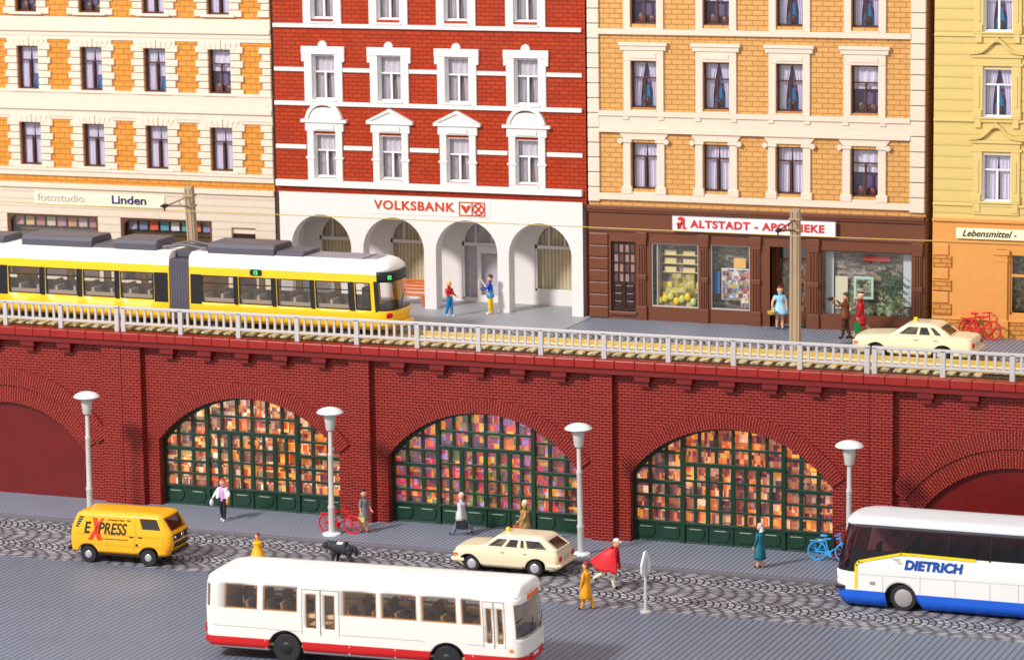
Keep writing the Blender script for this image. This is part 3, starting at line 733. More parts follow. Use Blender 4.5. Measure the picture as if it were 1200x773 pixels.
# flares joining lower surrounds below the band
# brown shop front
SB = 'brown'
wl = [(19.58-X0, 21.6-X0, 7.8-DZ, 10.4-DZ), (22.1-X0, 23.76-X0, 7.8-DZ, 10.42-DZ), (26.7-X0, 30.42-X0, 7.8-DZ, 10.4-DZ)]
dl = [(17.86-X0, 18.94-X0, 7.55-DZ, 10.4-DZ), (24.6-X0, 26.1-X0, .03, 10.45-DZ)]
wall(.03, W1, .03, 11.75-DZ, wl+dl, -.05, .3).build('shop_wall', SB, al)
MB().box(.0, W1, -.22, .02, 11.7-DZ, 11.86-DZ).box(.0, W1, -.16, .02, 11.6-DZ, 11.7-DZ).box(.03, W1, -.12, .02, 10.82-DZ, 10.92-DZ).build('cornice', SB, al, bevel=.015)
for a, b in ((18.97, 19.43), (21.62, 22.06), (23.79, 24.25), (26.15, 26.66), (30.43, 30.86)):
    a -= X0; b -= X0; s = MB()
    s.box(a, b, -.16, -.04, .03, .6).box(a-.02, b+.02, -.19, -.04, 3.35, 3.62).box(a+.01, b-.01, -.17, -.04, 3.1, 3.35).box(a+.03, b-.03, -.11, -.04, .6, 3.1)
    n = 3
    for k in range(n):
        x = a+.07+(b-a-.14)*(k+.5)/n; s.box(x-.035, x+.035, -.155, -.1, .66, 1.68).box(x-.035, x+.035, -.155, -.1, 1.92, 3.05)
    s.box(a+.02, b-.02, -.17, -.1, 1.7, 1.9)
    s.build('pilaster', SB, al, bevel=.012)
for k in range(7): MB().box(.04, .86, -.12, -.04, .05+k*.5, .05+k*.5+.47).build('rusticated_block', SB, al, bevel=.03)
for i, (a, b, z0, z1) in enumerate(wl):
    fr = MB().box(a, b, .02, .1, z0, z0+.05).box(a, b, .02, .1, z1-.05, z1).box(a, a+.05, .02, .1, z0+.05, z1-.05).box(b-.05, b, .02, .1, z0+.05, z1-.05)
    o = fr.build('shop_window', 'rail_grey' if i < 2 else SB, al)
    MB().add([(a, .05, z0), (b, .05, z0), (b, .05, z1), (a, .05, z1)], [(0, 1, 2, 3)]).build('pane', 'glass_shop', o)
    MB().box(a-.1, b+.1, .68, .71, z0-.1, z1+.1).box(a-.1, b+.1, .12, .68, z0-.06, z0).build('display_back', ['goods_d', 'goods_d', 'goods_d'][i], o)
    if i == 0:
        MB().box(a+.25, b-.2, .4, .44, z0, z0+.75).box(a+.7, b-.35, .5, .54, z0+.5, z0+1.3).build('poster', 'goods_y', o); MB().box(a+.28, b-.1, .6, .63, z0+.1, z0+.95).build('poster', colm(240, 214, 96), o)
        for z_ in (1.35, 1.7, 2.05): MB().box(a+.3, b-.12, .45, .6, z0+z_, z0+z_+.03).box(a+.4, a+.9, .5, .6, z0+z_+.03, z0+z_+.22).box(a+1.2, a+1.7, .5, .6, z0+z_+.03, z0+z_+.2).build('shelf', colm(226, 206, 150), o)
        for k in range(7): MB().ell((a+.25+k*.24, .3, z0+.2+.1*(k % 3)), (.14, .1, .17)).build('flower_bunch', 'sign_yellow' if k % 2 else colm(206, 214, 120), o, smooth=True)
        MB().box(a+.2, a+.24, .12, .8, z0, z1).build('partition', 'rail_grey', o)
    elif i == 1:
        MB().box(a+.4, b-.1, .3, .33, z0+.4, z0+1.6).build('poster', 'goods_c', o); MB().box(a+.36, b-.06, .34, .35, z0+.36, z0+1.64).build('poster', colm(236, 236, 240), o); MB().box(a+.85, b-.3, .4, .43, z0+1.65, z0+2.05).build('poster', colm(244, 190, 100), o)
        MB().box(a+.02, a+.3, .3, .33, z0+.6, z0+1.5).build('poster', colm(30, 110, 180), o); MB().box(b-.45, b-.05, .2, .23, z0+.1, z0+.5).build('poster', 'goods_c', o)
    else:
        MB().box(a+.05, a+.38, .5, .55, z0, z1).box(b-.5, b-.06, .5, .55, z0+.4, z1).build('curtain', colm(206, 212, 218), o)
        MB().box(a+.4, b-.5, .6, .64, z0, z0+1.05).build('backdrop', 'goods_g', o)
        MB().box(a+1.25, a+2.05, .34, .38, z0+.65, z0+1.55).build('picture', colm(190, 220, 204), o)
        MB().box(a+1.35, a+1.95, .33, .335, z0+.75, z0+1.45).build('picture_sheet', 'goods_g', o)
        MB().box(a+.45, a+.95, .5, .54, z0+.2, z0+1.5).build('poster', colm(226, 222, 190), o)
        rr = random.Random(4)
        lf = MB()
        for k in range(170):
            px, pz = a+2.75+rr.gauss(0, .38), z0+1.1+rr.gauss(0, .42); py = .5+rr.uniform(-.12, .12)
            an = rr.uniform(0, pi); d = .11
            lf.add([(px-d*cos(an), py, pz-d*sin(an)), (px+.04, py-.04, pz), (px+d*cos(an), py, pz+d*sin(an)), (px-.04, py+.03, pz+.02)], [(0, 1, 2, 3)])
        lf.build('potted_plant', colm(52, 110, 70), o)
        for k in range(8): MB().ell((a+.9+k*.36, .3, z0+.16), (.2, .13, .16+.05*(k % 3))).build('plant', 'goods_g', o, smooth=True)
        MB().box(a+1.6, a+2.7, .42, .45, z1-.42, z1-.24).build('red_sign', colm(206, 44, 40), o)
# doors
a, b, z0, z1 = dl[0]
d = MB().box(a, b, .1, .16, z0, z1).box(a, b, .06, .12, z0, z0+.1).box(a+.5, a+.58, .05, .12, z0, z1).box(a, a+.08, .05, .12, z0, z1).box(b-.08, b, .05, .12, z0, z1)
do = d.build('house_door', 'brown_dark', al)
for r_ in range(3): 
    for c_ in range(2): MB().box(a+.12+c_*.5, a+.44+c_*.5, .07, .11, z0+.15+r_*.32, z0+.4+r_*.32).build('door_panel', 'brown_dark', do, bevel=.02)
for r_ in range(4):
    for c_ in range(4): MB().box(a+.12+c_*.235, a+.27+c_*.235, .075, .11, z0+1.2+r_*.4, z0+1.5+r_*.4).build('door_light', colm(150, 120, 110) if (r_+c_) % 3 else colm(90, 60, 60), do)
MB().box(a-.05, b+.12, -.16, .1, 7.4-DZ, 7.55-DZ).build('door_step', SB, al, bevel=.02)
a, b, z0, z1 = dl[1]
MB().box(a-.1, a, -.04, .9, z0, z1).box(b, b+.1, -.04, .9, z0, z1).build('porch_side', SB, al)
d = MB().box(a, a+.14, .75, .85, z0, z1).box(b-.14, b, .75, .85, z0, z1).box(a+.7, a+.8, .75, .85, z0, z1).box(a, b, .751, .849, z0, z0+.55).box(a, b, .751, .849, z1-.7, z1-.58)
do = d.build('shop_door', SB, al); MB().box(a, b, .95, 1.0, z0, z1-.5).build('display_back', 'goods_r', do); MB().box(a, b, .86, .87, z0, z1).build('pane', 'glass_shop', do)
MB().box(a, b, .9, 1.05, z1-.55, z1).build('fanlight_board', 'dark', do)
sg = MB().box(20.56-X0, 27.38-X0, -.26, -.2, 10.94-DZ, 11.58-DZ).build('sign', colm(240, 232, 236), al, bevel=.01)
fr = MB()
for q_ in ((20.56, 27.38, 10.94, 10.965), (20.56, 27.38, 11.555, 11.58), (20.56, 20.585, 10.965, 11.555), (27.355, 27.38, 10.965, 11.555)): fr.box(q_[0]-X0, q_[1]-X0, -.272, -.25, q_[2]-DZ, q_[3]-DZ)
fr.build('sign_frame', colm(130, 110, 120), sg)
text('ALTSTADT - APOTHEKE', .42, 'red_text', 'lettering', sg, (21.36-X0, -.275, 11.12-DZ), ext=.01, bold=.016, sx=1.12, space=1.12)
# gothic A with the snake and bowl
lgo = MB(); cx, cz = 20.98-X0, 11.26-DZ; yy = -.285
lgo.prism([(cx-.2, cz-.22), (cx-.06, cz-.22), (cx-.06, cz-.13), (cx-.02, cz-.13), (cx-.02, cz+.12), (cx-.12, cz+.12), (cx-.18, cz+.2), (cx-.1, cz+.27), (cx+.04, cz+.27), (cx+.13, cz+.2), (cx+.13, cz-.13), (cx+.2, cz-.16), (cx+.2, cz-.22), (cx+.04, cz-.22), (cx+.04, cz+.05), (cx-.1, cz+.05), (cx-.14, cz-.02), (cx-.08, cz-.06), (cx-.13, cz-.16)][::-1], yy, -.25)
lgo.prism([(cx-.22, cz+.02), (cx-.14, cz+.06), (cx-.12, cz-.04), (cx-.2, cz-.08)][::-1], yy-.002, -.25)
lgo.build('emblem', 'red_text', sg)

# ---- cream and orange house on the left
li = thing('photo_shop_building', 'cream house with rusticated window surrounds and orange brick fields, sign fotostudio Linden', 'building', (-13.2, FY, DZ))
X0 = -13.2; W2 = 16.0
cl = [-11.95-X0, -8.86-X0, -5.75-X0, -2.69-X0, .38-X0]
rows = ((12.68-DZ, 14.53-DZ), (15.97-DZ, 17.83-DZ), (19.3-DZ, 21.1-DZ))
wall(.0, W2, 11.86-DZ, TOP, [(c-.52, c+.52, *r) for c in cl for r in rows], 0, .3).build('wall', 'brick_orange', li)
shell_box(li, 0, W2, 0, TOP, 'cream')
cf = lambda a, b, d=.12, n='moulding': strip(li, 0, W2, a-DZ, b-DZ, -d, mat='cream', name=n)
cf(18.14, 18.3, .05); cf(14.7, 14.82, .05); cf(15.86, 15.98, .14); cf(15.3, 15.86, .1); cf(15.12, 15.3, .17); cf(14.82, 15.12, .08); cf(18.3, 18.5, .08); cf(18.5, 18.66, .17); cf(18.66, 19.12, .1); cf(12.46, 12.58, .15); cf(12.24, 12.46, .1); cf(11.7, 11.92, .14)
for r, (z0, z1) in enumerate(rows):
    for i, c in enumerate(cl):
        window(li, c, z0, z1, 1.04, 'win_brown', [(1, 1, 1, 1, 1), (2, 2, 2, 2, 4), (4, 4, 4, 1, 1)][r][i], y=.14, tr=.33)
        s = MB()
        for k in range(7):
            z = z0-.1+k*.3; w = .6 if k % 2 == 0 else .47
            if z+.3 > z1+.4: break
            s.box(c-.52-w, c-.52, -.1, .02, z+.012, z+.288).box(c+.52, c+.52+w, -.1, .02, z+.012, z+.288)
        for k in range(7):
            x = c-.66+k*.22; h = .32+(.08 if k == 3 else 0); tl = (k-3)*.04
            s.prism([(x-.1, z1), (x+.1, z1), (x+.1+tl, z1+h), (x-.1+tl, z1+h)], -.118-.02*(k == 3)-.002*(k % 2), .02)
        s.box(c-1.0, c+1.0, -.075, .02, z1+.0, z1+.34); s.box(c-.8, c+.8, -.165, .02, z0-.115, z0+.005)
        s.build('window_surround', 'cream', li, bevel=.035)
for r, (z0, z1) in enumerate(rows):
    for k in range(7):
        z = z0-.1+k*.3; w = .56 if k % 2 == 0 else .42
        MB().box(W2-w, W2-.02, -.1, .02, z+.012, z+.288).build('quoin', 'cream', li, bevel=.035)
sw = [(-10.2-X0, -5.7-X0, .6, 10.53-DZ), (-4.6-X0, -.2-X0, .6, 10.53-DZ), (.72-X0, 1.86-X0, .03, 10.3-DZ)]
wall(0, W2, .03, 11.8-DZ, sw, -.04, .35).build('shop_wall', 'cream_low', li)
for i, (a, b, z0, z1) in enumerate(sw[:2]):
    fr = MB().box(a, b, .02, .18, z1-.1, z1).box(a, a+.14, .021, .181, z0, z1-.1).box(b-.14, b, .021, .181, z0, z1-.1).prism([(a+.14, z1-.1), (a+.14, z1-.3), (a+.34, z1-.1)], .03, .17).prism([(b-.14, z1-.1), (b-.34, z1-.1), (b-.14, z1-.3)], .03, .17)
    o = fr.build('shop_window', colm(96, 56, 40), li, bevel=.02)
    MB().add([(a, .14, z0), (b, .14, z0), (b, .14, z1), (a, .14, z1)], [(0, 1, 2, 3)]).build('pane', 'glass_shop', o)
    MB().box(a, b, .6, .63, z0, z1).build('curtain', siding('curtain_brown', rgb(104, 78, 36), .1, .4, axis=0) if i else colm(110, 90, 84), o)
    cols = [(150, 150, 200), (90, 110, 170), (238, 60, 26), (40, 150, 180), (236, 236, 240), (60, 160, 160), (240, 100, 30), (110, 130, 200)] if i else [(196, 120, 116), (214, 170, 100), (190, 90, 90), (220, 190, 150), (180, 110, 120), (210, 120, 60), (200, 160, 160), (186, 96, 84)]
    for k, cc in enumerate(cols):
        x = a+.15+k*(b-a-.3)/8; MB().box(x+.02, x+(b-a-.3)/8-.1, .4, .42, z1-.55, z1-.17).build('photo_print', colm(*[int(q*.72+60) for q in cc]), o)
    MB().box(a+.12, b-.12, .3, .34, z1-.64, z1-.59).build('shelf', 'dark', o)
a, b, z0, z1 = sw[2]
do = MB().box(a, b, .14, .2, z0, z1-.25).build('house_door', 'brown_dark', li)
for k in range(4): MB().box(a+.1+k*.26, a+.25+k*.26, .09, .14, z1-1.35, z1-.5).box(a+.12+k*.26, a+.22+k*.26, .06, .1, z1-.95, z1-.85).build('door_light', colm(150, 46, 34), do)
MB().box(a, b, .1, .16, z1-.27, z1).build('door_head', 'cream', do)
sg = MB().box(-8.75-X0, -2.42-X0, -.1, -.04, 11.0-DZ, 11.52-DZ).build('sign', 'cream_sign', li)
text('fotostudio', .47, 'ghost_text', 'lettering', sg, (-8.6-X0, -.115, 11.13-DZ), ext=.01, sx=1.18, bold=.006)
text('Linden', .5, 'navy_text', 'lettering', sg, (-4.98-X0, -.115, 11.13-DZ), ext=.01, sx=1.28, bold=.012)

# ---- yellow house on the right
ye = thing('grocery_building', 'yellow boarded house with carved window hoods above an orange shop front, sign Lebensmittel', 'building', (31.22, FY, DZ))
X0 = 31.22; W3 = 8.0
cy = [33.72-X0, 37.0-X0]
rows = ((12.56-DZ, 14.4-DZ), (15.84-DZ, 17.7-DZ), (19.12-DZ, 20.95-DZ))
wall(.0, W3, 11.86-DZ, TOP, [(c-.56, c+.56, *r) for c in cy for r in rows], 0, .3).build('wall', 'yellow_wall', ye)
shell_box(ye, 0, W3, 0, TOP, 'orange_wall')
for z0, z1 in rows:
    strip(ye, 0, W3, z0-.2, z0-.1, -.07, mat='yellow_trim')
    for i, c in enumerate(cy):
        window(ye, c, z0, z1, 1.12, 'white_gloss', 0 if z0 > 7 else 1, y=.12, tr=.33)
        s = MB()
        for k in (-1, 1):
            s.box(c+k*.56, c+k*.92, -.08, .02, z0-.05, z1+.1); s.box(c+k*.68, c+k*.8, -.11, -.07, z0+.35, z1-.25); s.box(c+k*.6, c+k*.94, -.13, .02, z0, z0+.28); s.box(c+k*.62, c+k*.86, -.1, .02, z0-.42, z0-.05)
        s.box(c-1.0, c+1.0, -.1, .02, z1+.1, z1+.2).box(c-.92, c+.92, -.06, .02, z1+.2, z1+.42).box(c-1.0, c+1.0, -.13, .02, z1+.42, z1+.54)
        s.box(c-.95, c+.95, -.12, .02, z0-.08, z0+.0)
        def hood(x): return z1+.58+.5*math.exp(-(x/.42)**2)
        n = 24; up = [(c-1.1+2.2*k/n, hood(-1.1+2.2*k/n)+.1+(.06 if k == n//2 else 0)) for k in range(n+1)]; dn = [(c-1.1+2.2*k/n, hood(-1.1+2.2*k/n)-.04) for k in range(n+1)]
        for k in range(n): s.prism([dn[k], dn[k+1], up[k+1], up[k]], -.2, .02)
        s.prism([(c-.6, z1+.54), (c+.6, z1+.54), (c+.25, z1+.9), (c-.25, z1+.9)], -.05, .02)
        s.build('window_surround', 'yellow_trim', ye, bevel=.018)
        if z0 < 6: MB().box(c-.9, c+.9, -.06, .0, z0-.52, z0-.21).build('carved_panel', 'yellow_trim', ye, bevel=.02)
sw = [(34.3-X0, 37.6-X0, .98, 10.5-DZ)]
wall(0, W3, .03, 11.86-DZ, sw, -.03, .3).build('shop_wall', 'orange_wall', ye)
MB().box(0, W3, -.14, .02, 11.74-DZ, 11.86-DZ).box(0, W3, -.09, .02, 10.92-DZ, 11.02-DZ).box(0, W3, -.11, .02, .68, .76).build('cornice', 'orange_wall', ye, bevel=.015)
MB().box(.02, 2.4, -.07, .0, .03, .66).box(3.05, 3.08+5, -.07, .0, .03, .66).build('plinth', 'brick_base', ye)
for k in range(6): MB().box(.02, .78 if k % 2 == 0 else .66, -.1, 0, .85+k*.47, .85+k*.47+(.44)).build('rusticated_block', 'brick_base' if k % 2 == 0 else 'orange_wall', ye, bevel=.03)
MB().box(2.5, 3.0, -.13, 0, .03, 3.5).box(2.44, 3.06, -.17, 0, .03, .75).box(2.42, 3.08, -.18, 0, 3.3, 3.5).box(2.46, 3.04, -.15, 0, 3.05, 3.12).build('pilaster', 'orange_wall', ye, bevel=.015)
a, b, z0, z1 = sw[0]
o = MB().box(a, b, .05, .13, z0, z0+.06).box(a, a+.07, .05, .13, z0, z1).box(a, b, .04, .14, z1-.85, z1-.75).box(a+1.6, a+1.7, .05, .13, z0, z1).build('shop_window', 'orange_wall', ye)
MB().add([(a, .1, z0), (b, .1, z0), (b, .1, z1), (a, .1, z1)], [(0, 1, 2, 3)]).build('pane', 'glass_shop', o); MB().box(a, b, .7, .73, z0, z1).build('display_back', 'goods_g', o)
sg = MB().box(32.18-X0, 36.6-X0, -.16, -.1, 11.1-DZ, 11.52-DZ).build('sign', 'cream_sign', ye)
text('Lebensmittel -', .36, 'black', 'lettering', sg, (32.42-X0, -.17, 11.2-DZ), ext=.01, shear=.35, sx=1.0, bold=.004, space=1.02)

# ================================================================== VEHICLES
class Shell:
    """closed car body: profile rows (z, half width, x rear, x front, corner radius rear, corner radius front); x forward, near side y<0.
    perimeter t: 0-1 near side, 1-2 corner, 2-3 front, 3-4 corner, 4-5 far side, 5-6 corner, 6-7 rear, 7-8 corner"""
    def __init__(s, prof, bow=0.0, warp=None): s.p = sorted(prof); s.bow = bow; s.warp = warp
    def row(s, z):
        p = s.p
        if z <= p[0][0]: return p[0][1:]
        for a, b in zip(p, p[1:]):
            if z <= b[0]+1e-9:
                k = (z-a[0])/max(b[0]-a[0], 1e-9); return tuple(x+(y-x)*k for x, y in zip(a[1:], b[1:]))
        return p[-1][1:]
    def pt(s, t, z, off=0.0):
        W, xr, xf, cr, cf = s.row(z); W += off; xr -= off; xf += off; cr = min(cr+off, W-.01); cf = min(cf+off, W-.01)
        t %= 8; k = int(t); u = t-k
        if k == 0: q = (xr+cr+(xf-cf-xr-cr)*u, -W)
        elif k == 1: a = -pi/2+u*pi/2; q = (xf-cf+cf*cos(a), -W+cf+cf*sin(a))
        elif k == 2: q = (xf, -W+cf+(2*W-2*cf)*u)
        elif k == 3: a = u*pi/2; q = (xf-cf+cf*cos(a), W-cf+cf*sin(a))
        elif k == 4: q = (xf-cf-(xf-cf-xr-cr)*u, W)
        elif k == 5: a = pi/2+u*pi/2; q = (xr+cr+cr*cos(a), W-cr+cr*sin(a))
        elif k == 6: q = (xr, W-cr-(2*W-2*cr)*u)
        else: a = pi+u*pi/2; q = (xr+cr+cr*cos(a), -W+cr+cr*sin(a))
        x, y = q
        if s.bow and x > xf-cf-.001: x += s.bow*(1-(y/W)**2)
        v = (x, y, z)
        return s.warp(*v) if s.warp else v
    def tx(s, x, z):
        """perimeter parameter of a point x on the near side at height z"""
        W, xr, xf, cr, cf = s.row(z); cr = min(cr, W-.01); cf = min(cf, W-.01)
        return (x-xr-cr)/(xf-cf-xr-cr)
    def side(s, x0, x1, z0, z1, far=True):
        z = (z0+z1)/2; a, b = s.tx(x0, z), s.tx(x1, z)
        return [(a, b, z0, z1)]+([(5-b, 5-a, z0, z1)] if far else [])
    def body(s, holes=(), arches=(), belt=None, rows=(), mb=None, mi=0, cap=True, base=False, cols=()):
        mb = mb or MB(); zmin = s.p[0][0]; ztop = s.p[-1][0]; belt = belt or zmin
        ts = set(cols)
        for k in range(8):
            n = 6 if k % 2 else (12 if k in (0, 4) else 6)
            ts |= {k+i/n for i in range(n)}
        for h in holes: ts |= {h[0], h[1]}
        for xc, r in arches:
            for i in range(13):
                t = s.tx(xc-r*cos(pi*i/12), zmin); ts |= {t, 5-t}
        ts = sorted(t for t in ts if 0 <= t < 8); ts = [t for i, t in enumerate(ts) if i == 0 or t-ts[i-1] > 1e-5]
        zs = {p[0] for p in s.p} | set(rows) | {belt}
        for h in holes: zs |= {h[2], h[3]}
        if belt > zmin: zs |= {zmin+(belt-zmin)*i/4 for i in range(5)}
        zs = sorted(zs); zs = [z for i, z in enumerate(zs) if i == 0 or z-zs[i-1] > 1e-5]
        def zb(t):
            if t > 1 and not 4 <= t <= 5: return zmin
            tt = t if t <= 1 else 5-t; W, xr, xf, cr, cf = s.row(zmin); x = xr+cr+(xf-cf-xr-cr)*tt
            for xc, r in arches:
                if abs(x-xc) < r: return max(zmin, sqrt(r*r-(x-xc)**2)+ARC)
            return zmin
        n = len(ts); vs = []
        for z in zs:
            for t in ts:
                b = zb(t); zz = z if z >= belt or belt == zmin else b+(z-zmin)/(belt-zmin)*(belt-b)
                vs.append(s.pt(t, zz))
        fs = []
        for i in range(len(zs)-1):
            for j in range(n):
                ta = ts[j]; tb = ts[(j+1) % n] if j+1 < n else 8; tm = (ta+tb)/2; zm = (zs[i]+zs[i+1])/2
                if any(h[0] < tm < h[1] and h[2] < zm < h[3] for h in holes): continue
                fs.append((i*n+j, i*n+(j+1) % n, (i+1)*n+(j+1) % n, (i+1)*n+j))
        if cap: fs.append(tuple((len(zs)-1)*n+j for j in range(n)))
        if base: fs.append(tuple(range(n-1, -1, -1)))
        mb.add(vs, fs, mi); return mb
    def patch(s, t0, t1, z0, z1, off=.0, nt=None, mb=None, mi=0, nz=3):
        mb = mb or MB(); nt = nt or max(2, int((t1-t0)*6)+1); vs = []
        ts = sorted({t0+(t1-t0)*i/nt for i in range(nt+1)} | {k+i/6 for k in (1, 3, 5, 7) for i in range(7) if t0 < k+i/6 < t1})
        for i in range(nz+1):
            for t in ts: vs.append(s.pt(t, z0+(z1-z0)*i/nz, off))
        n = len(ts); mb.add(vs, [(i*n+j, i*n+j+1, (i+1)*n+j+1, (i+1)*n+j) for i in range(nz) for j in range(n-1)], mi); return mb
ARC = .34
def wheels(par, xs, half, r=.32, wd=.2, hubr=.18, name='wheel', cap=None):
    for x in xs:
        for sd in (-1, 1):
            y = sd*(half-wd/2)
            o = MB().lathe([(r*.55, -wd/2), (r*.94, -wd/2), (r, -wd/2+.03), (r, wd/2-.03), (r*.94, wd/2), (r*.55, wd/2)], 28, (0, 0, 0), 'y').build('wheel', 'tyre', par, smooth=True, loc=(x, y, r))
            k = -sd
            MB().lathe([(hubr*1.5, 0), (hubr*1.25, sd*.012), (hubr*1.1, sd*.03), (hubr*.6, sd*.035), (.001, sd*.05)] if sd > 0 else [(.001, -.05), (hubr*.6, -.035), (hubr*1.1, -.03), (hubr*1.25, -.012), (hubr*1.5, 0)], 20, (0, sd*wd/2*.96, 0), 'y').build('hub_cap', cap or 'hub', o, smooth=True)
def seat(par, x, y, z, mat, w=.5, back=.6, d=.45, tilt=-.1, name='seat'):
    return MB().box(x-d/2, x+d/2, y-w/2, y+w/2, z, z+.14).prism([(x-d/2-.02, z+.1), (x-d/2+.1, z+.1), (x-d/2+.1+tilt, z+back), (x-d/2-.0+tilt, z+back)], y-w/2, y+w/2).build(name, mat, par, bevel=.02)

# ---------------- white city bus (local x forward, wheels centred on 0)
bz = .0615
bus = thing('city_bus', 'white city bus with a red stripe along its skirt, nearest vehicle in front', 'bus', (19.38+1.25*-sin(bz), -19.26+1.25*cos(bz), 0.015), bz)
ARC = .5
prof = [(.40, 1.22, -5.72, 5.32, .3, .28), (.6, 1.25, -5.78, 5.38, .32, .3), (1.5, 1.25, -5.80, 5.42, .34, .32), (1.75, 1.25, -5.8, 5.40, .34, .32), (2.55, 1.24, -5.76, 5.29, .34, .26), (2.75, 1.23, -5.70, 5.28, .36, .26),
        (2.86, 1.19, -5.60, 5.27, .4, .26), (2.95, 1.1, -5.42, 5.25, .42, .25), (3.02, .94, -5.15, 5.2, .42, .22), (3.06, .65, -4.7, 5.1, .35, .2)]
S = Shell(prof, .1)
wins = [(-5.02, -3.84), (-3.64, -2.42), (-.80, .38), (.56, 1.78), (1.96, 3.16), (3.33, 4.0)]
H = []
for a, b in wins: H += S.side(a, b, 1.76, 2.6)
dws = [(-2.12, -1.76), (-1.46, -1.1)]
for a, b in dws: H += S.side(a, b, 1.27, 2.42, False)
fdw = [(4.2, 4.38), (4.58, 4.76)]
for a, b in fdw: H += S.side(a, b, 1.2, 2.36, False)
H += [(1.25, 3.75, 1.42, 2.48), (6.1, 6.9, 1.9, 2.55), (7.25, 7.8, 1.78, 2.55), (5.2, 5.75, 1.78, 2.55)]
Sb = Shell([q for q in prof if q[0] < 2.8], .1); Sb.body(H, [(-2.85, .62), (2.8, .62)], 1.15, cap=False).build('body', ['bus'], bus, smooth=True, solid=.05, weld=True)
# roof skin slightly proud so the roof reads as its own white part
rf = Shell([(z, a+.012, b-.012, c+.012, d, e) for z, a, b, c, d, e in prof if z >= 2.75]); rf.body().build('roof', 'bus_roof', bus, smooth=True, weld=True)
for a, b in wins:
    t0, t1, z0, z1 = S.side(a, b, 1.76, 2.6)[0]
    for q0, q1 in ((t0, t1), (5-t1, 5-t0)):
        g = S.patch(q0, q1, z0, z1, -.03).build('window', 'glass_bus', bus)
        f = MB(); e = .008*(1 if q0 < 1 else 1); k = .006
        S.patch(q0, q1, z0, z0+.05, -.018, mb=f, nz=1); S.patch(q0, q1, z1-.03, z1, -.018, mb=f, nz=1); S.patch(q0, q0+.004, z0, z1, -.018, mb=f, nz=1); S.patch(q1-.004, q1, z0, z1, -.018, mb=f, nz=1)
        f.build('window_frame', colm(176, 120, 66), g, solid=.012)
def patch_part(S_, name, mat, par, t0, t1, z0, z1, off=-.02, solid=0): return S_.patch(t0, t1, z0, z1, off).build(name, mat, par, solid=solid, smooth=True)
patch_part(S, 'windscreen', 'glass_bus', bus, 1.25, 3.75, 1.42, 2.48)
patch_part(S, 'rear_window', 'glass_bus', bus, 6.1, 6.9, 1.9, 2.55); patch_part(S, 'corner_window', 'glass_bus', bus, 7.25, 7.8, 1.78, 2.55); patch_part(S, 'corner_window', 'glass_bus', bus, 5.2, 5.75, 1.78, 2.55)
S.patch(1.98, 2.02, 1.42, 2.48, .0).build('windscreen_pillar', 'bus_roof', bus, solid=.04) if 0 else None
gk = MB(); S.patch(1.2, 3.8, 1.39, 1.42, .006, mb=gk); S.patch(1.2, 3.8, 2.48, 2.51, .006, mb=gk); S.patch(1.2, 1.27, 1.42, 2.48, .006, mb=gk); S.patch(3.73, 3.8, 1.42, 2.48, .006, mb=gk); gk.build('windscreen_seal', 'grey_dark', bus, solid=.01)
for nm, x0, x1, ws in (('rear_door', -2.27, -.93, dws), ('front_door', 4.1, 4.86, fdw)):
    xm = (x0+x1)/2; k = MB()
    for a, b in ((x0, x0+.018), (xm-.018, xm+.018), (x1-.018, x1)): t = S.side(a, b, .45, 2.6, False)[0]; S.patch(t[0], t[1], .45, 2.58, .004, mb=k)
    t = S.side(x0, x1, 1, 2.6, False)[0]; S.patch(t[0], t[1], 2.565, 2.585, .004, mb=k)
    o = k.build(nm, 'grey_dark', bus, solid=.01)
    for a, b in ws:
        z0, z1 = (1.27, 2.42) if nm == 'rear_door' else (1.2, 2.36)
        t = S.side(a, b, z0, z1, False)[0]; S.patch(t[0], t[1], z0, z1, -.03).build('door_window', 'glass_bus', o)
        f = MB(); S.patch(t[0], t[0]+.003, z0, z1, .006, mb=f); S.patch(t[1]-.003, t[1], z0, z1, .006, mb=f); S.patch(t[0], t[1], z0, z0+.03, .006, mb=f); S.patch(t[0], t[1], z1-.03, z1, .006, mb=f); f.build('window_frame', colm(140, 96, 60), o, solid=.01)
k = MB()
for a, b, z in ((-5.5, -3.5, 1.14), (-3.5, -2.3, 1.12), (-.9, 2.1, 1.10), (3.5, 4.1, 1.1)): t = S.side(a, b, z, z, False)[0]; S.patch(t[0], t[1], z, z+.012, .003, mb=k, nt=8, nz=1)
t = S.side(-5.5, -5.48, 1.2, 2.6, False)[0]; S.patch(t[0], t[1], 1.15, 2.6, .003, mb=k)
k.build('panel_seam', 'grey_dark', bus)
k = MB()
for x in (-3.62, -2.42-1.3+.1, -.62, 1.0, 3.7): t = S.side(x, x+.025, .5, .7, False)[0]; S.patch(t[0], t[1], .45, .755, .004, mb=k, nz=1)
k.build('stripe_gap', 'bus_roof', bus)
MB().box(-5.5, 5.2, -1.1, 1.1, .55, .6).box(-5.4, 4.9, -1.18, 1.18, 1.15, 1.17).build('floor', 'bus_in', bus)
MB().box(-5.1, 4.0, -1.17, -1.0, 1.6, 1.72).box(-5.1, 4.0, 1.0, 1.17, 1.6, 1.72).box(-5.42, -5.38, -1.14, 1.14, 1.15, 2.6).box(-5.6, 5.1, -.3, .3, 2.62, 2.66).build('interior_trim', 'bus_in', bus)
for x in (-4.75, -4.0, -3.3, -2.75, -.4, .5, 1.3, 2.1, 2.9):
    for y in (-.75, .75): seat(bus, x, y, 1.4 if x < -2.5 else 1.32, 'bus_seat', .8, .62, .42, -.14)
    MB().box(x-.3, x+.3, -1.15, 1.15, 1.17, 1.38).build('seat_box', 'bus_in', bus)
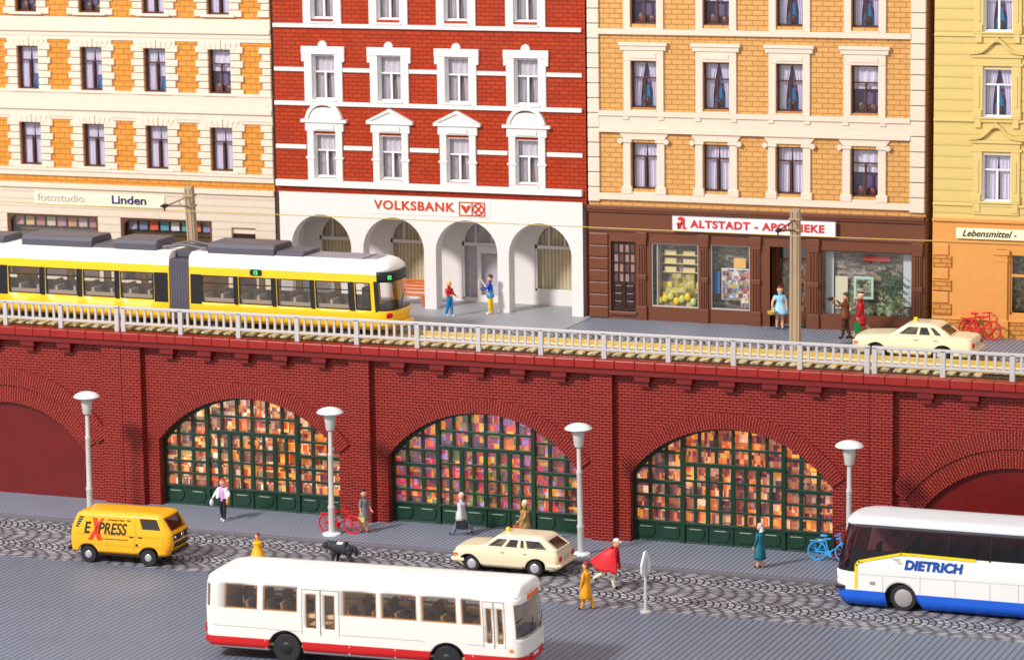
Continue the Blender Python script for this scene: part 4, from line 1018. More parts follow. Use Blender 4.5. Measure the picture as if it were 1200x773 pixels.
seat(bus, 4.1, .55, 1.2, 'bus_seat', .5, .9); MB().box(4.75, 5.15, -1.0, 1.05, 1.1, 1.38).build('dashboard', 'grey_dark', bus, bevel=.03)
o = MB().tube([(4.7+.22*cos(a)*.5, .55+.24*sin(a), 1.5+.2*cos(a)*.4) for a in [2*pi*i/16 for i in range(16)]], .025, 6, closed=True).build('steering_wheel', 'black', bus)
MB().box(.75, 1.75, -.02, .0, 2.2, 2.42).build('advert_board', 'lamporange', bus)
wheels(bus, (-2.85, 2.8), 1.2, .49, .28, .16, cap='black')
MB().box(-3.4, -2.3, -1.0, 1.0, .45, 1.1).box(2.2, 3.4, -1.0, 1.0, .45, 1.1).box(-5.3, 4.9, -1.0, 1.0, .3, .5).build('chassis', 'black', bus)
# front details
def frontbox(S_, par, name, mat, y0, y1, z0, z1, off=.02, hw=None, th=.03):
    """plate on the front face between two y positions"""
    z = (z0+z1)/2; W, xr, xf, cr, cf = S_.row(z)
    ta = 2+(y0+W-cf)/(2*W-2*cf); tb = 2+(y1+W-cf)/(2*W-2*cf)
    ta = max(ta, 1.3); tb = min(tb, 3.7)
    return S_.patch(ta, tb, z0, z1, off).build(name, mat, par, solid=th, smooth=True)
frontbox(S, bus, 'destination_display', 'lamporange', -.55, .55, 2.56, 2.74, .03)
frontbox(S, bus, 'bumper', 'bus', -.9, .9, .42, .58, .04)
for y in (-.78, .78): MB().lathe([(.11, 0), (.11, .03), (.001, .05)], 16, (5.44, y, .85), 'x').build('headlight', 'lamp_white', bus, smooth=True)
MB().box(4.98, 5.1, -1.275, -1.25, .95, 1.04).build('indicator', 'lamporange', bus)
MB().box(5.45, 5.49, -.25, .25, .62, .72).build('number_plate', 'white', bus)
for y in (-.5, .45): MB().tube([(5.49, y, 1.42), (5.47, y+.25, 1.95)], .012).build('wiper', 'black', bus)
MB().box(-5.86, -5.78, -1.0, 1.0, .5, .7).build('rear_bumper', 'bus', bus, bevel=.02)
for y in (-.95, .95): MB().box(-5.83, -5.79, y-.1, y+.1, .85, 1.15).build('tail_light', 'lampred', bus)

# ---------------- coach (front towards -x): local x forward turned round
co = thing('coach', 'white and blue touring coach with tinted windows and DIETRICH lettering on its side', 'coach', (34.09, -6.2+1.25, 0), pi)
# in local frame forward is world -x; the side seen by the camera is local +y (far side in Shell terms)
ARC = .45
prof = [(.12, 1.2, -8.6, 2.25, .3, .45), (.4, 1.25, -8.66, 2.4, .35, .5), (1.2, 1.25, -8.7, 2.44, .35, .5), (1.4, 1.25, -8.7, 2.42, .35, .5), (2.6, 1.22, -8.6, 2.16, .35, .5), (3.05, 1.18, -8.5, 2.02, .35, .5)]
S = Shell(prof, .12)
def cs_(x0, x1, z0, z1): a = S.side(x0, x1, z0, z1)[1]; return a
QT = S.side(1.73, 1.74, 2, 2.98)[1][1]; S.body([(QT, 4.985, 2.03, 2.95), (.015, .94, 2.03, 2.95), (1.1, QT, 1.3, 2.98)], [(0, .57), (-5.9, .57)], 1.3, rows=(2.03,)).build('body', ['coach'], co, smooth=True, solid=.04, weld=True)
R_ = Shell([(3.0, 1.215, -8.55, 2.1, .35, .5), (3.1, 1.22, -8.55, 2.08, .4, .55), (3.14, 1.18, -8.48, 1.98, .4, .55), (3.19, 1.1, -8.4, 1.84, .4, .55), (3.225, .85, -8.2, 1.45, .4, .5), (3.235, .5, -7.8, 1.0, .2, .2)], .1)
R_.body().build('roof', 'coach_roof', co, smooth=True, weld=True)
gk = MB(); R_2 = Shell([(2.96, 1.2, -8.55, 2.06, .35, .5), (3.02, 1.21, -8.55, 2.07, .35, .5)], .1); R_2.patch(0, 7.99, 2.93, 3.02, .012, nt=60, mb=gk); gk.build('roof_gutter', 'grey_dark', co, smooth=True)
S.patch(QT, 5.0, 1.98, 2.96, -.012, nt=24).build('side_glass', 'glass_tint', co, smooth=True)
S.patch(0.0, .98, 1.98, 2.96, -.012, nt=24).build('side_glass', 'glass_tint', co, smooth=True)
S.patch(1.05, QT+.005, 1.3, 2.98, -.012, nt=18).build('windscreen', 'glass_tint', co, smooth=True)
# side window ahead of the door line: black pillar work
for x in (1.44, -.14, -1.63, -3.14, -4.6, -6.1, -7.6):
    t = cs_(x, x+.06, 2, 3); S.patch(t[0], t[1], 1.98, 2.96, .006).build('window_pillar', 'black', co, solid=.02)
t = cs_(1.36, 1.43, 1.3, 2.98); k = S.patch(t[0], t[1], 1.62, 2.98, .01); k.build('door_pillar', 'black', co, solid=.02)
# lower front side window below the belt (driver's window), bounded by the yellow line
yl = [(1.70, .72), (1.70, 1.55), (1.6, 1.68), (.07, 2.06), (-.4, 2.06), (-2.57, 2.02)]
pts = [(1.75, 1.56), (1.64, 1.68), (.1, 2.05), (.1, 2.12), (1.75, 2.12)]
def sidepoly(pts, off, mb, mi=0, th=.012): 
    vs = [(x, 1.25+off, z) for x, z in pts] + [(x, 1.25+off-th, z) for x, z in pts]; n = len(pts)
    return mb.add(vs, [tuple(range(n)), tuple(range(2*n-1, n-1, -1))]+[(i, n+i, n+(i+1) % n, (i+1) % n) for i in range(n)], mi)
sidepoly(pts, .006, sidepoly([(2.0, 1.3), (1.745, 1.3), (1.745, 2.12), (1.86, 2.12)], .005, MB())).build('front_quarter_glass', 'black', co)
mb = MB(); wd = .046
for (xa, za), (xb, zb) in zip(yl, yl[1:]):
    d = Vector((xb-xa, zb-za)).normalized(); nx, nz = -d.y*wd, d.x*wd
    sidepoly([(xa+nx-d.x*.02, za+nz-d.y*.02), (xb+nx+d.x*.02, zb+nz+d.y*.02), (xb-nx+d.x*.02, zb-nz+d.y*.02), (xa-nx-d.x*.02, za-nz-d.y*.02)], .02, mb)
mb.build('yellow_line', 'yellow_line', co)
k = MB()
for x, z0, z1 in ((.72, .66, 1.2), (-.62, .66, 1.28), (-1.87, .66, 1.28), (-3.1, .64, 1.26), (-4.1, .64, 1.26)): sidepoly([(x, z0), (x+.015, z0), (x+.015, z1), (x, z1)], .004, k)
sidepoly([(1.6, 1.215), (-6, 1.28), (-6, 1.292), (1.6, 1.227)], .004, k)
sidepoly([(1.2, .86), (1.0, .86), (1.0, .98), (1.2, .98)], .003, k); k.build('hatch_seam', colm(150, 150, 156), co)
text('DIETRICH', .46, 'blue_text', 'lettering', co, (-.04, 1.262, 1.53), rot=(pi/2, 0, pi), ext=.008, bold=.024, shear=.17, sx=.98, space=1.05)
k = MB()
for i in range(5): z = 1.86-i*.045; sidepoly([(.12-i*.03, z), (.42-i*.06, z), (.42-i*.06, z+.012), (.12-i*.03, z+.012)], .006, k)
k.build('speed_lines', colm(110, 110, 120), co)
wheels(co, (0, -5.9), 1.2, .47, .28, .23, cap=plain('coach_hub', rgb(168, 162, 164), .35, .2, var=.04))
MB().box(-.7, .7, -.95, .95, .45, 1.2).box(-8, 2, -1.0, 1.0, .22, .5).build('chassis', 'black', co)
MB().box(-8.4, 1.9, -1.15, 1.15, 1.25, 1.3).build('floor', 'dark', co)
for i in range(12):
    x = .3-i*.72
    for y in (-.72, .72): seat(co, x, y, 1.35, colm(60, 34, 46), .9, .82, .42, -.12)
seat(co, 1.3, .6, 1.35, 'black', .5, .9)
frontbox(S, co, 'front_panel', 'coach_roof', -.8, .8, .95, 1.25, .01)
for y in (-.85, .85): frontbox(S, co, 'headlight', 'lamp_white', y-.2, y+.2, .7, .88, .012)
MB().box(2.1, 2.46, .8, 1.262, .66, .78).build('marker_light', 'black', co, bevel=.02)
MB().tube([(2.1, 1.1, 2.95), (2.5, 1.3, 2.8), (2.5, 1.35, 2.45)], .03).box(2.44, 2.56, 1.22, 1.44, 2.1, 2.5).build('mirror', 'black', co)

# ---------------- yellow delivery van
vz = .059
van = thing('delivery_van', 'yellow delivery van with a red X and EXPRESS lettering', 'van', (4.50-.92*sin(vz), -9.03+.92*cos(vz)+.12, 0), vz)
ARC = .33
prof = [(.40, .86, -1.92, 1.98, .18, .22), (.5, .91, -1.97, 2.06, .2, .26), (.85, .925, -1.99, 2.16, .22, .28), (1.14, .92, -1.98, 2.16, .22, .28), (1.3, .905, -1.95, 2.12, .22, .26), (1.36, .9, -1.94, 2.07, .22, .24), (1.82, .83, -1.74, 1.78, .2, .17), (1.89, .79, -1.68, 1.7, .2, .18), (1.94, .7, -1.57, 1.58, .2, .2), (1.965, .5, -1.35, 1.35, .2, .2)]
S = Shell(prof, .06)
H = S.side(.98, 1.66, 1.42, 1.78, False)
H[0] = (H[0][0], H[0][1], 1.42, 1.78)
Hf = [(5-H[0][1], 5-H[0][0], 1.42, 1.78), (2.05, 2.95, 1.38, 1.8)]
S.body(H+Hf, [(-1.23, .42), (1.23, .42)], .95).build('body', 'van_yellow', van, smooth=True, solid=.03, weld=True)
g = S.patch(*H[0], -.015).build('side_window', 'glass_car', van); S.patch(*Hf[0], -.015).build('side_window', 'glass_car', van)
k = MB(); a, b, z0, z1 = H[0]; S.patch(a-.004, b+.004, z0-.02, z0, .004, mb=k, nz=1); S.patch(a-.004, b+.004, z1, z1+.02, .004, mb=k, nz=1); S.patch(a-.006, a, z0, z1, .004, mb=k, nz=1); S.patch(b, b+.006, z0, z1, .004, mb=k, nz=1); k.build('window_seal', 'black', g)
MB().box(.95, 1.7, -.75, -.72, 1.45, 1.75).build('head_rest', 'grey_dark', van) if 0 else None
g = S.patch(2.05, 2.95, 1.38, 1.8, -.015).build('windscreen', 'glass_car', van)
k = MB(); S.patch(2.0, 3.0, 1.35, 1.38, .004, mb=k, nz=1); S.patch(2.0, 3.0, 1.8, 1.825, .004, mb=k, nz=1); S.patch(2.0, 2.05, 1.38, 1.8, .004, mb=k, nz=1); S.patch(2.95, 3.0, 1.38, 1.8, .004, mb=k, nz=1); k.build('windscreen_seal', colm(120, 70, 20), g)
t = S.side(-1.72, -1.58, 1.36, 1.76, False)[0]
k = MB()
for i in range(5): S.patch(-.035+.006*i, .035+.006*i, 1.37+i*.085, 1.43+i*.085, .006, mb=k, nz=1)
k.build('air_vent', 'black', van)
k = MB()
for x in (-.43, .71, 1.86): t = S.side(x, x+.014, .5, 1.7, False)[0]; S.patch(t[0], t[1], .5, 1.12, .003, mb=k); 
for x in (-.43, .71): t = S.side(x, x+.014, 1.3, 1.8, False)[0]; S.patch(t[0], t[1], 1.12, 1.84, .003, mb=k)
t = S.side(-1.9, 1.95, 1.1, 1.1, False)[0]; S.patch(0, .98, 1.115, 1.128, .003, mb=k, nt=20, nz=1); S.patch(0, .98, .72, .73, .003, mb=k, nt=20, nz=1); S.patch(0, .98, 1.845, 1.86, .003, mb=k, nt=20, nz=1)
k.build('body_seam', colm(150, 96, 8), van)
tilt = atan2(.08, .46)
text('E', .6, 'black', 'lettering', van, (-1.38, -.94, 1.17), rot=(pi/2-.14, 0, 0), ext=.006, bold=.012, shear=.2, sx=.8)
text('PRESS', .6, 'black', 'lettering', van, (-.8, -.94, 1.17), rot=(pi/2-.14, 0, 0), ext=.006, bold=.008, shear=.22, sx=.76)
k = MB()
def xs(z): return -.905-(z-1.3)*.16 if z > 1.3 else -.93
def vq(pts):
    vs = []
    for x, z in pts: W = S.row(z)[0]; vs.append((x, -W-.012, z))
    k.add(vs, [tuple(range(len(vs)))])
for i in range(6):
    f0, f1 = i/6, (i+1)/6
    z0, z1 = .9+(1.74-.9)*f0, .9+(1.74-.9)*f1
    vq([(-1.22+.56*f0, z0), (-1.03+.5*f0, z0), (-1.03+.5*f1, z1), (-1.22+.56*f1, z1)])
    vq([(-.96+.02*f0-.0, z0), (-.8-.0*f0, z0), (-.8, z1), (-.96+.02*f1, z1)]) if 0 else None
    xa0, xa1 = -.84-.18*f0, -.84-.18*f1
    vq([(xa0, z0-.0), (xa0+.2, z0), (xa1+.2, z1), (xa1, z1)])
k.build('emblem', colm(222, 60, 20), van, solid=.004)
text('Deutsche Post', .11, 'black', 'lettering', van, (-.38, -.86, 1.66), rot=(pi/2-.17, 0, 0), ext=.004, bold=.003)
k = MB(); vqz = 1.68
for a in ((.36, .36), (.44, .44)): pass
k.tube([(.38, -.865, 1.72), (.46, -.865, 1.72), (.42, -.86, 1.66), (.5, -.865, 1.72), (.56, -.86, 1.66)], .012, 5).build('emblem', 'black', van)
k = MB(); rr = random.Random(3); x = -.66
while x < .42:
    L = rr.uniform(.04, .11); k.box(x, x+L, -.938, -.925, .955, .985); x += L+.03
k.build('small_print', 'black', van)
MB().lathe([(.001, -.02), (.05, -.015), (.05, 0)], 14, (.79, -.925, .8), 'y').build('fuel_cap', 'black', van)
for x in (.5, .86): MB().box(x, x+.16, -.95, -.93, 1.08, 1.11).build('door_handle', 'black', van)
frontbox(S, van, 'grille', 'black', -.72, .72, .98, 1.22, .012, th=.02); frontbox(S, van, 'lower_grille', 'black', -.62, .62, .72, .9, .012, th=.02)
for y in (-.7, .7): MB().lathe([(.075, 0), (.075, .03), (.001, .04)], 18, (2.2, y*.78, 1.1), 'x').build('headlight', 'steel', van, smooth=True)
ringprism(0, 1.1, .09, .115, 0, 2*pi, -.01, .01, uvs=False).xf(lambda x, y, z: (2.26-y, x, z)).build('emblem', 'hub', van)
frontbox(S, van, 'front_bumper', 'black', -.85, .85, .46, .6, .09, th=.06); frontbox(S, van, 'number_plate', colm(24, 40, 110), -.25, .2, .47, .57, .1, th=.01)
MB().box(1.95, 2.1, -.935, -.85, .62, .74).build('indicator', 'lamporange', van, bevel=.02)
MB().box(-2.08, -1.95, -.9, .9, .46, .6).build('rear_bumper', 'black', van, bevel=.02)
wheels(van, (-1.23, 1.23), .9, .325, .19, .1)
MB().box(-1.6, 1.7, -.8, .8, .3, .5).box(-1.6, -.85, -.7, .7, .5, .8).box(.85, 1.6, -.7, .7, .5, .8).build('chassis', 'black', van)
for y in (-.4, .4): seat(van, .95, y, 1.0, colm(130, 70, 40), .5, .7, .5, -.1)
MB().box(1.45, 1.75, -.75, .75, 1.2, 1.36).box(.4, .45, -.8, .8, .6, 1.85).build('dashboard', colm(140, 80, 40), van)

# ---------------- ivory taxi cars
def car(name, label, loc, rz, wagon, L0, L1, wr, wf):
    """L0/L1 rear and front ends, wr/wf wheel positions; x forward. built facing +x then turned"""
    t = thing(name, label, 'taxi', loc, rz)
    global ARC; ARC = .3
    def warp(x, y, z):
        if z > .7 and x > .3: z -= (z-.7)*.30*min(1, ((x-.3)/2.0))**1.5*1.0
        if not wagon and z > .7 and x < -1.2: z -= (z-.7)*.12*min(1, (-1.2-x)/1.2)
        return (x, y, z)
    S = Shell([(.24, .8, L0+.12, L1-.14, .2, .24), (.34, .86, L0+.05, L1-.05, .22, .26), (.6, .885, L0+.0, L1-.0, .2, .24), (.80, .875, L0+.02, L1-.03, .2, .24), (.93, .84, L0+.06, L1-.08, .2, .24), (.985, .76, L0+.14, L1-.18, .2, .24), (1.0, .6, L0+.3, L1-.35, .2, .24)], .05, warp)
    S.body([], [(wr, .39), (wf, .39)], .8).build('body', 'taxi', t, smooth=True, solid=.02, weld=True)
    if wagon: G = Shell([(.93, .80, L0+.06, .98, .14, .16), (1.02, .79, L0+.12, .86, .14, .16), (1.30, .70, L0+.52, .42, .14, .14), (1.38, .67, L0+.6, .3, .14, .14), (1.43, .6, L0+.7, .18, .14, .14), (1.455, .4, L0+.9, .0, .1, .1)], .05)
    else: G = Shell([(.93, .80, -1.52, .98, .14, .16), (1.02, .79, -1.40, .86, .14, .16), (1.30, .69, -1.0, .42, .14, .14), (1.37, .66, -.9, .3, .14, .14), (1.41, .6, -.78, .18, .14, .14), (1.43, .4, -.5, .0, .1, .1)], .05)
    if wagon: wn = [(.03, .27), (.33, .49), (.545, .61), (.66, .93)]; wn = [(.06, .335), (.375, .46), (.50, .69), (.73, .95)]
    # near side windows by fraction counted from the rear
    fr = [(.08, .37), (.42, .475), (.53, .70), (.76, .965)] if wagon else [(.08, .20), (.30, .52), (.58, .92)]
    H = []
    for a, b in fr: H += [(a, b, 1.03, 1.3), (5-b, 5-a, 1.03, 1.3)]
    H += [(2.06, 2.94, 1.03, 1.31), (6.08, 6.92, 1.04, 1.3)]
    G.body(H).build('cabin', 'taxi', t, smooth=True, solid=.02, weld=True)
    for a, b, z0, z1 in H:
        nm = 'windscreen' if 2 < a < 3 else ('rear_window' if a > 6 else 'side_window')
        g = G.patch(a, b, z0, z1, -.012).build(nm, 'glass_car', t)
        k = MB(); e = .012 if nm == 'side_window' else .02
        G.patch(a, b, z0-.0, z0+.022, .003, mb=k, nz=1); G.patch(a, b, z1-.022, z1, .003, mb=k, nz=1)
        k.build('window_seal', 'black', g)
    MB().box(-1.5 if not wagon else L0+.4, .8, -.68, .68, .6, .95).build('interior', 'taxi_seat', t)
    for x in (-.05, -.85):
        for y in (-.35, .35): seat(t, x, y, .85, 'taxi_seat', .5, .42, .4, -.06)
    MB().box(.55, .8, -.65, .65, .9, 1.06).build('dashboard', 'taxi_seat', t)
    wheels(t, (wr, wf), .85, .31, .17, .125)
    for w_, z in ((wr, .12), (wf, .12)): MB().box(w_-.4, w_+.4, -.66, .66, .2, .68).build('wheel_housing', 'black', t)
    MB().box(L0+.1, L1-.12, -.72, .72, .2, .3).build('chassis', 'black', t)
    for nm, a, b in (('front_bumper', L1-.03, L1+.1), ('rear_bumper', L0-.1, L0+.03)):
        s = MB().box(a, b, -.86, .86, .4, .52)
        e0, e1 = (L1-.45, L1+.02) if nm[0] == 'f' else (L0-.02, L0+.45)
        s.box(e0, e1, -.92, -.86, .4, .52).box(e0, e1, .86, .92, .4, .52); s.build(nm, 'taxi' if wagon else 'taxi', t, bevel=.03)
    for y in (-.64, .64):
        MB().box(L1-.03, L1+.03, y-.14, y+.14, .56, .72).build('headlight', 'lamp_white', t, bevel=.02)
        MB().box(L1-.2, L1-.02, y*1.36-.02, y*1.36+.02, .6, .7).build('indicator', 'lamporange', t, bevel=.01)
        MB().box(L0-.035, L0+.02, y-.12, y+.12, .6, .78).build('tail_light', 'lampred', t, bevel=.02)
    MB().box(L1-.02, L1+.02, -.45, .45, .56, .72).build('grille', 'grey_dark', t, bevel=.01)
    MB().box(L0-.03, L0, -.25, .25, .62, .74).build('number_plate', 'rail_grey', t)
    sgn = MB().prism([(-.11, 0), (.11, 0), (.08, .14), (-.08, .14)], -.06, .06).xf(lambda x, y, z: (y+(.1), x, z+1.45 if wagon else z+1.42)); sgn.build('roof_sign', 'sign_yellow', t, bevel=.02)
    for y in (-.9, .9):
        for x in ((-.05, -.95) if wagon else (-.2, -.95)): MB().box(x, x+.14, y-.015, y+.015, .84, .87).build('door_handle', 'hub', t)
        MB().box(.6, .7, y*1.0-.04, y*1.0+.04, .98, 1.08).build('mirror', 'black', t, bevel=.02) if 0 else None
    k = MB()
    for x in (.62, -.28, -1.1): k.box(x, x+.01, -.888, -.87, .36, .93)
    k.box(L0+.25, L1-.45, -.889, -.87, .795, .805).build('door_seam', colm(170, 150, 110), t)
    MB().box(L0+.15, L1-.2, -.84, -.8, .22, .27).build('sill', 'black', t)
    return t
# wagon: local forward = world -x, so y is mirrored
car('taxi_wagon', 'ivory estate taxi with a yellow roof sign on the cobbled street', (18.78, -5.7+.88, 0), pi+.0, True, -2.2+.0, 1.97, -1.26, 1.24)
car('taxi_sedan', 'ivory saloon taxi with a yellow roof sign up behind the viaduct railing', (32.02, 2.75+.88, DZ+.02), pi-.0, False, -2.27, 2.3, -1.1, 1.32)

# ---------------- tram
tr = thing('tram', 'yellow tram with white roof and dark roof boxes running on the viaduct, line 12', 'tram', (0, .8+1.15, DZ+.24))
TZ = DZ+.24
def zz(z): return z-TZ
def tramcar(name, x0, x1, nose):
    W = 1.15
    if nose:
        prof = [(zz(7.66), W-.12, x0, x1-.2, .05, .5), (zz(7.85), W, x0, x1+.08, .05, .5), (zz(8.3), W, x0, x1+.18, .05, .5), (zz(8.46), W, x0, x1+.1, .05, .45), (zz(9.55), W-.02, x0, x1+.0, .05, .42), (zz(9.95), W-.03, x0, x1-.02, .05, .42), (zz(10.12), W-.05, x0, x1-.06, .05, .42), (zz(10.28), W-.12, x0, x1-.2, .05, .55), (zz(10.36), W-.24, x0, x1-.34, .05, .5), (zz(10.4), W-.36, x0, x1-.48, .05, .42)]
    else:
        prof = [(zz(7.66), W-.1, x0, x1, .05, .05), (zz(7.85), W, x0, x1, .05, .05), (zz(9.55), W-.02, x0, x1, .05, .05), (zz(10.12), W-.05, x0, x1, .05, .05), (zz(10.28), W-.12, x0, x1, .05, .05), (zz(10.36), W-.24, x0, x1, .05, .05), (zz(10.4), W-.36, x0, x1, .05, .05)]
    return Shell(prof, .18 if nose else 0)
A = tramcar('a', 2.76, 11.36, True); Bq = tramcar('b', -8.2, 1.88, False)
winA = [(3.36, 4.8), (5.02, 6.46), (6.7, 8.16), (8.38, 9.82)]; cabA = (10.1, 10.72)
winB = [(-.32, 1.16), (-2.03, -.56), (-3.76, -2.3), (-5.5, -4.03), (-7.9, -6.4)]
TG = [zz(8.46), zz(9.52)]
HA = []
for a, b in winA+[cabA]: HA += A.side(a, b, *TG)
HB = []
for a, b in winB: HB += Bq.side(a, b, *TG)
def tz(S_, H, nm, extra=()):
    return S_.body(list(H)+list(extra), rows=(zz(9.7),)).build(nm, ['tram'], tr, smooth=True, solid=.04, weld=True)
tz(A, HA, 'front_car', [(1.12, 3.88, zz(8.48), zz(9.96))]); tz(Bq, HB, 'rear_car')
def dark_band(S_, x0, x1, z0, z1, name, mat='black'):
    for q in S_.side(x0, x1, z0, z1): S_.patch(q[0], q[1], z0, z1, .006).build(name, mat, tr, solid=.01)
for S_, wn in ((A, winA+[cabA]), (Bq, winB)):
    for a, b in wn:
        for q0, q1, z0, z1 in S_.side(a, b, *TG):
            g = S_.patch(q0, q1, z0, z1, -.02).build('window', 'glass_bus', tr)
            k = MB(); e = .0045
            S_.patch(q0, q1, z0-.02, z0+.025, .006, mb=k, nz=1); S_.patch(q0, q1, z1-.02, z1+.02, .006, mb=k, nz=1); S_.patch(q0-e/2, q0+e, z0, z1, .006, mb=k, nz=1); S_.patch(q1-e, q1+e/2, z0, z1, .006, mb=k, nz=1); S_.patch(q0, q1, z1-.32, z1-.28, .004, mb=k, nz=1)
            k.build('window_frame', 'black', g, solid=.012)
    for (a, b), (c, d) in zip(sorted(wn), sorted(wn)[1:]):
        if c-b < .4: dark_band(S_, b+.0, c-.05, zz(8.4), zz(9.55), 'window_post')
dark_band(A, 2.84, 3.34, zz(8.36), zz(9.56), 'end_panel'); dark_band(Bq, 1.2, 1.84, zz(8.36), zz(9.56), 'end_panel'); dark_band(Bq, -6.35, -5.56, zz(8.36), zz(9.56), 'door_panel')
A.patch(1.12, 3.88, zz(8.48), zz(9.58), -.01, nt=20).build('windscreen', 'glass_bus', tr, smooth=True)
k = A.patch(1.1, 3.9, zz(9.56), zz(9.97), .006, nt=20); k.build('destination_board', 'black', tr, smooth=True, solid=.03)
k = MB(); A.patch(1.08, 3.92, zz(8.44), zz(8.5), .008, nt=20, mb=k); A.patch(1.05, 1.16, zz(8.48), zz(9.6), .008, mb=k); A.patch(3.84, 3.95, zz(8.48), zz(9.6), .008, mb=k); k.build('windscreen_seal', 'black', tr, solid=.02)
q = A.side(11.0, 11.1, zz(8.4), zz(9.6)); 
A.patch(.99, 1.05, zz(8.4), zz(9.6), .007).build('cab_pillar', 'black', tr, solid=.01)
p = A.pt(1.75, zz(9.76), .03)
text('12', .2, 'green_glow', 'line_number', tr, (p[0]-.02, p[1]-.1, zz(9.68)), rot=(pi/2, 0, radians(62)), bold=.01)
dsp = MB().prism([(x, z) for x, z in ((5.55, zz(9.62)), (5.98, zz(9.62)), (6.02, zz(9.68)), (6.02, zz(9.8)), (5.98, zz(9.86)), (5.55, zz(9.86)), (5.51, zz(9.8)), (5.51, zz(9.68)))], -1.17, -1.11).build('line_display', 'black', tr)
text('12', .2, 'green_glow', 'line_number', dsp, (5.66, -1.178, zz(9.67)), bold=.008, ext=.004)
# gangway bellows
g = MB().box(1.9, 2.74, -1.1, 1.1, zz(7.7), zz(10.1))
for i in range(7): x = 1.92+i*.12; g.box(x, x+.085, -1.115, 1.115, zz(7.68), zz(10.12))
g.build('gangway_bellows', 'grey_dark', tr, bevel=.012)
# roof well and equipment boxes
MB().box(4, 10.3, -.72, .72, zz(10.39), zz(10.42)).build('roof_well', colm(140, 136, 146), tr)
MB().prism([(10.2, -.72), (10.75, -.5), (10.75, .5), (10.2, .72)], zz(10.39), zz(10.42), plane='xy').build('roof_well', colm(140, 136, 146), tr)
def rbox(x0, x1, w, h, name='roof_box'):
    z = zz(10.38); MB().prism([(-w, z), (w, z), (w, z+h*.6), (w-.12, z+h), (-w+.12, z+h), (-w, z+h*.6)], x0, x1, plane='yz').xf(lambda x, y, z_: (x, y, z_)).build(name, 'grey_dark', tr, bevel=.03)
rbox(-5.0, -1.75, .86, .42); rbox(-1.72, -.72, .8, .16); rbox(-.7, 1.2, .86, .42); rbox(3.5, 6.45, .86, .42); rbox(6.5, 7.7, .8, .2); rbox(-8.1, -5.9, .8, .3)
MB().tube([(1.3, -.5, zz(10.5)), (2.2, -.45, zz(10.62)), (3.3, -.5, zz(10.5))], .06).tube([(1.3, .3, zz(10.5)), (2.2, .35, zz(10.66)), (3.3, .3, zz(10.52))], .04).tube([(1.5, -.5, zz(10.48)), (1.5, .5, zz(10.48))], .05).tube([(3.1, -.5, zz(10.48)), (3.1, .5, zz(10.48))], .05).box(1.9, 2.75, -.5, .5, zz(10.14), zz(10.4)).tube([(2.0, -.3, zz(10.6)), (2.9, .4, zz(10.5))], .05).build('roof_cables', 'grey_dark', tr)
MB().box(-8, 1.8, -1.1, 1.1, zz(8.0), zz(8.05)).box(2.8, 10.9, -1.05, 1.05, zz(8.0), zz(8.05)).build('floor', 'bus_in', tr)
for x in [3.6+i*.8 for i in range(8)]+[-7.4+i*.85 for i in range(11)]:
    if 9.8 < x < 10.5: continue
    for y in (-.7, .65): seat(tr, x, y, zz(8.2), 'tram_seat', .7, .6, .4, -.06)
seat(tr, 10.2, 0, zz(8.3), 'black', .5, .9, .4, -.05); MB().box(10.8, 11.35, -.7, .7, zz(8.2), zz(8.62)).build('dashboard', 'dark', tr, bevel=.05)
for x in (4.3, 8.9, -.6, -5.0): MB().box(x-1.1, x+1.1, -.9, .9, .05, .5).build('bogie', 'black', tr)
MB().box(-8, 1.7, -1.06, -.98, zz(8.1), zz(8.62)).box(-8, 1.7, .98, 1.06, zz(8.1), zz(8.7)).box(3.0, 10.0, -1.06, -.98, zz(8.1), zz(8.62)).box(3.0, 10.0, .98, 1.06, zz(8.1), zz(8.7)).box(-8, 1.8, -1.0, 1.0, zz(9.9), zz(9.95)).box(2.8, 10.6, -1.0, 1.0, zz(9.9), zz(9.95)).build('inner_lining', colm(150, 134, 120), tr)
for x in (3.7, 4.9, 8.3, 9.5, -1.2, 0, -5.6, -4.4):
    MB().lathe([(.3, -.82), (.3, -.68), (.33, -.68), (.33, -.64)], 20, (x, 0, .3), 'y').build('wheel', 'steel', tr)
MB().box(11.5, 11.9, -.5, .5, zz(7.78), zz(7.98)).build('coupling_cover', 'tram', tr, bevel=.05)
for q0 in (1.42, 3.3): A.patch(q0, q0+.28, zz(8.16), zz(8.36), .012).build('headlight', 'lampred', tr, smooth=True, solid=.02)
MB().tube([(11.76, -.5, zz(8.55)), (11.72, -.05, zz(9.2))], .015).build('wiper', 'black', tr)

# ================================================================== STREET FURNITURE
lamp = thing('street_lamp', 'pale grey street lamp rising between the yellow van and the left pillars', 'street lamp', (-.33, -2.33, .12), 0, 'street lamps along the sidewalk')
MB().lathe([(.36, 0), (.36, .05), (.3, .09), (.14, .11)], 24).build('base', 'lamp_white', lamp, smooth=True)
MB().lathe([(.125, .08), (.12, 1.0), (.14, 1.05), (.14, 1.12), (.105, 1.2), (.1, 3.1), (.115, 3.14), (.115, 3.2), (.085, 3.26), (.078, 4.2)], 16).build('pole', 'lamp_grey', lamp, smooth=True)
MB().lathe([(.16, 4.14), (.17, 4.16), (.25, 4.78), (.25, 4.8)], 20).build('lamp_body', 'lamp_grey', lamp, smooth=True)
MB().lathe([(.2, 4.76), (.5, 4.8), (.525, 4.83), (.48, 4.9), (.34, 4.98), (.17, 5.03), (.001, 5.045)], 28).build('lamp_cap', 'lamp_white', lamp, smooth=True)
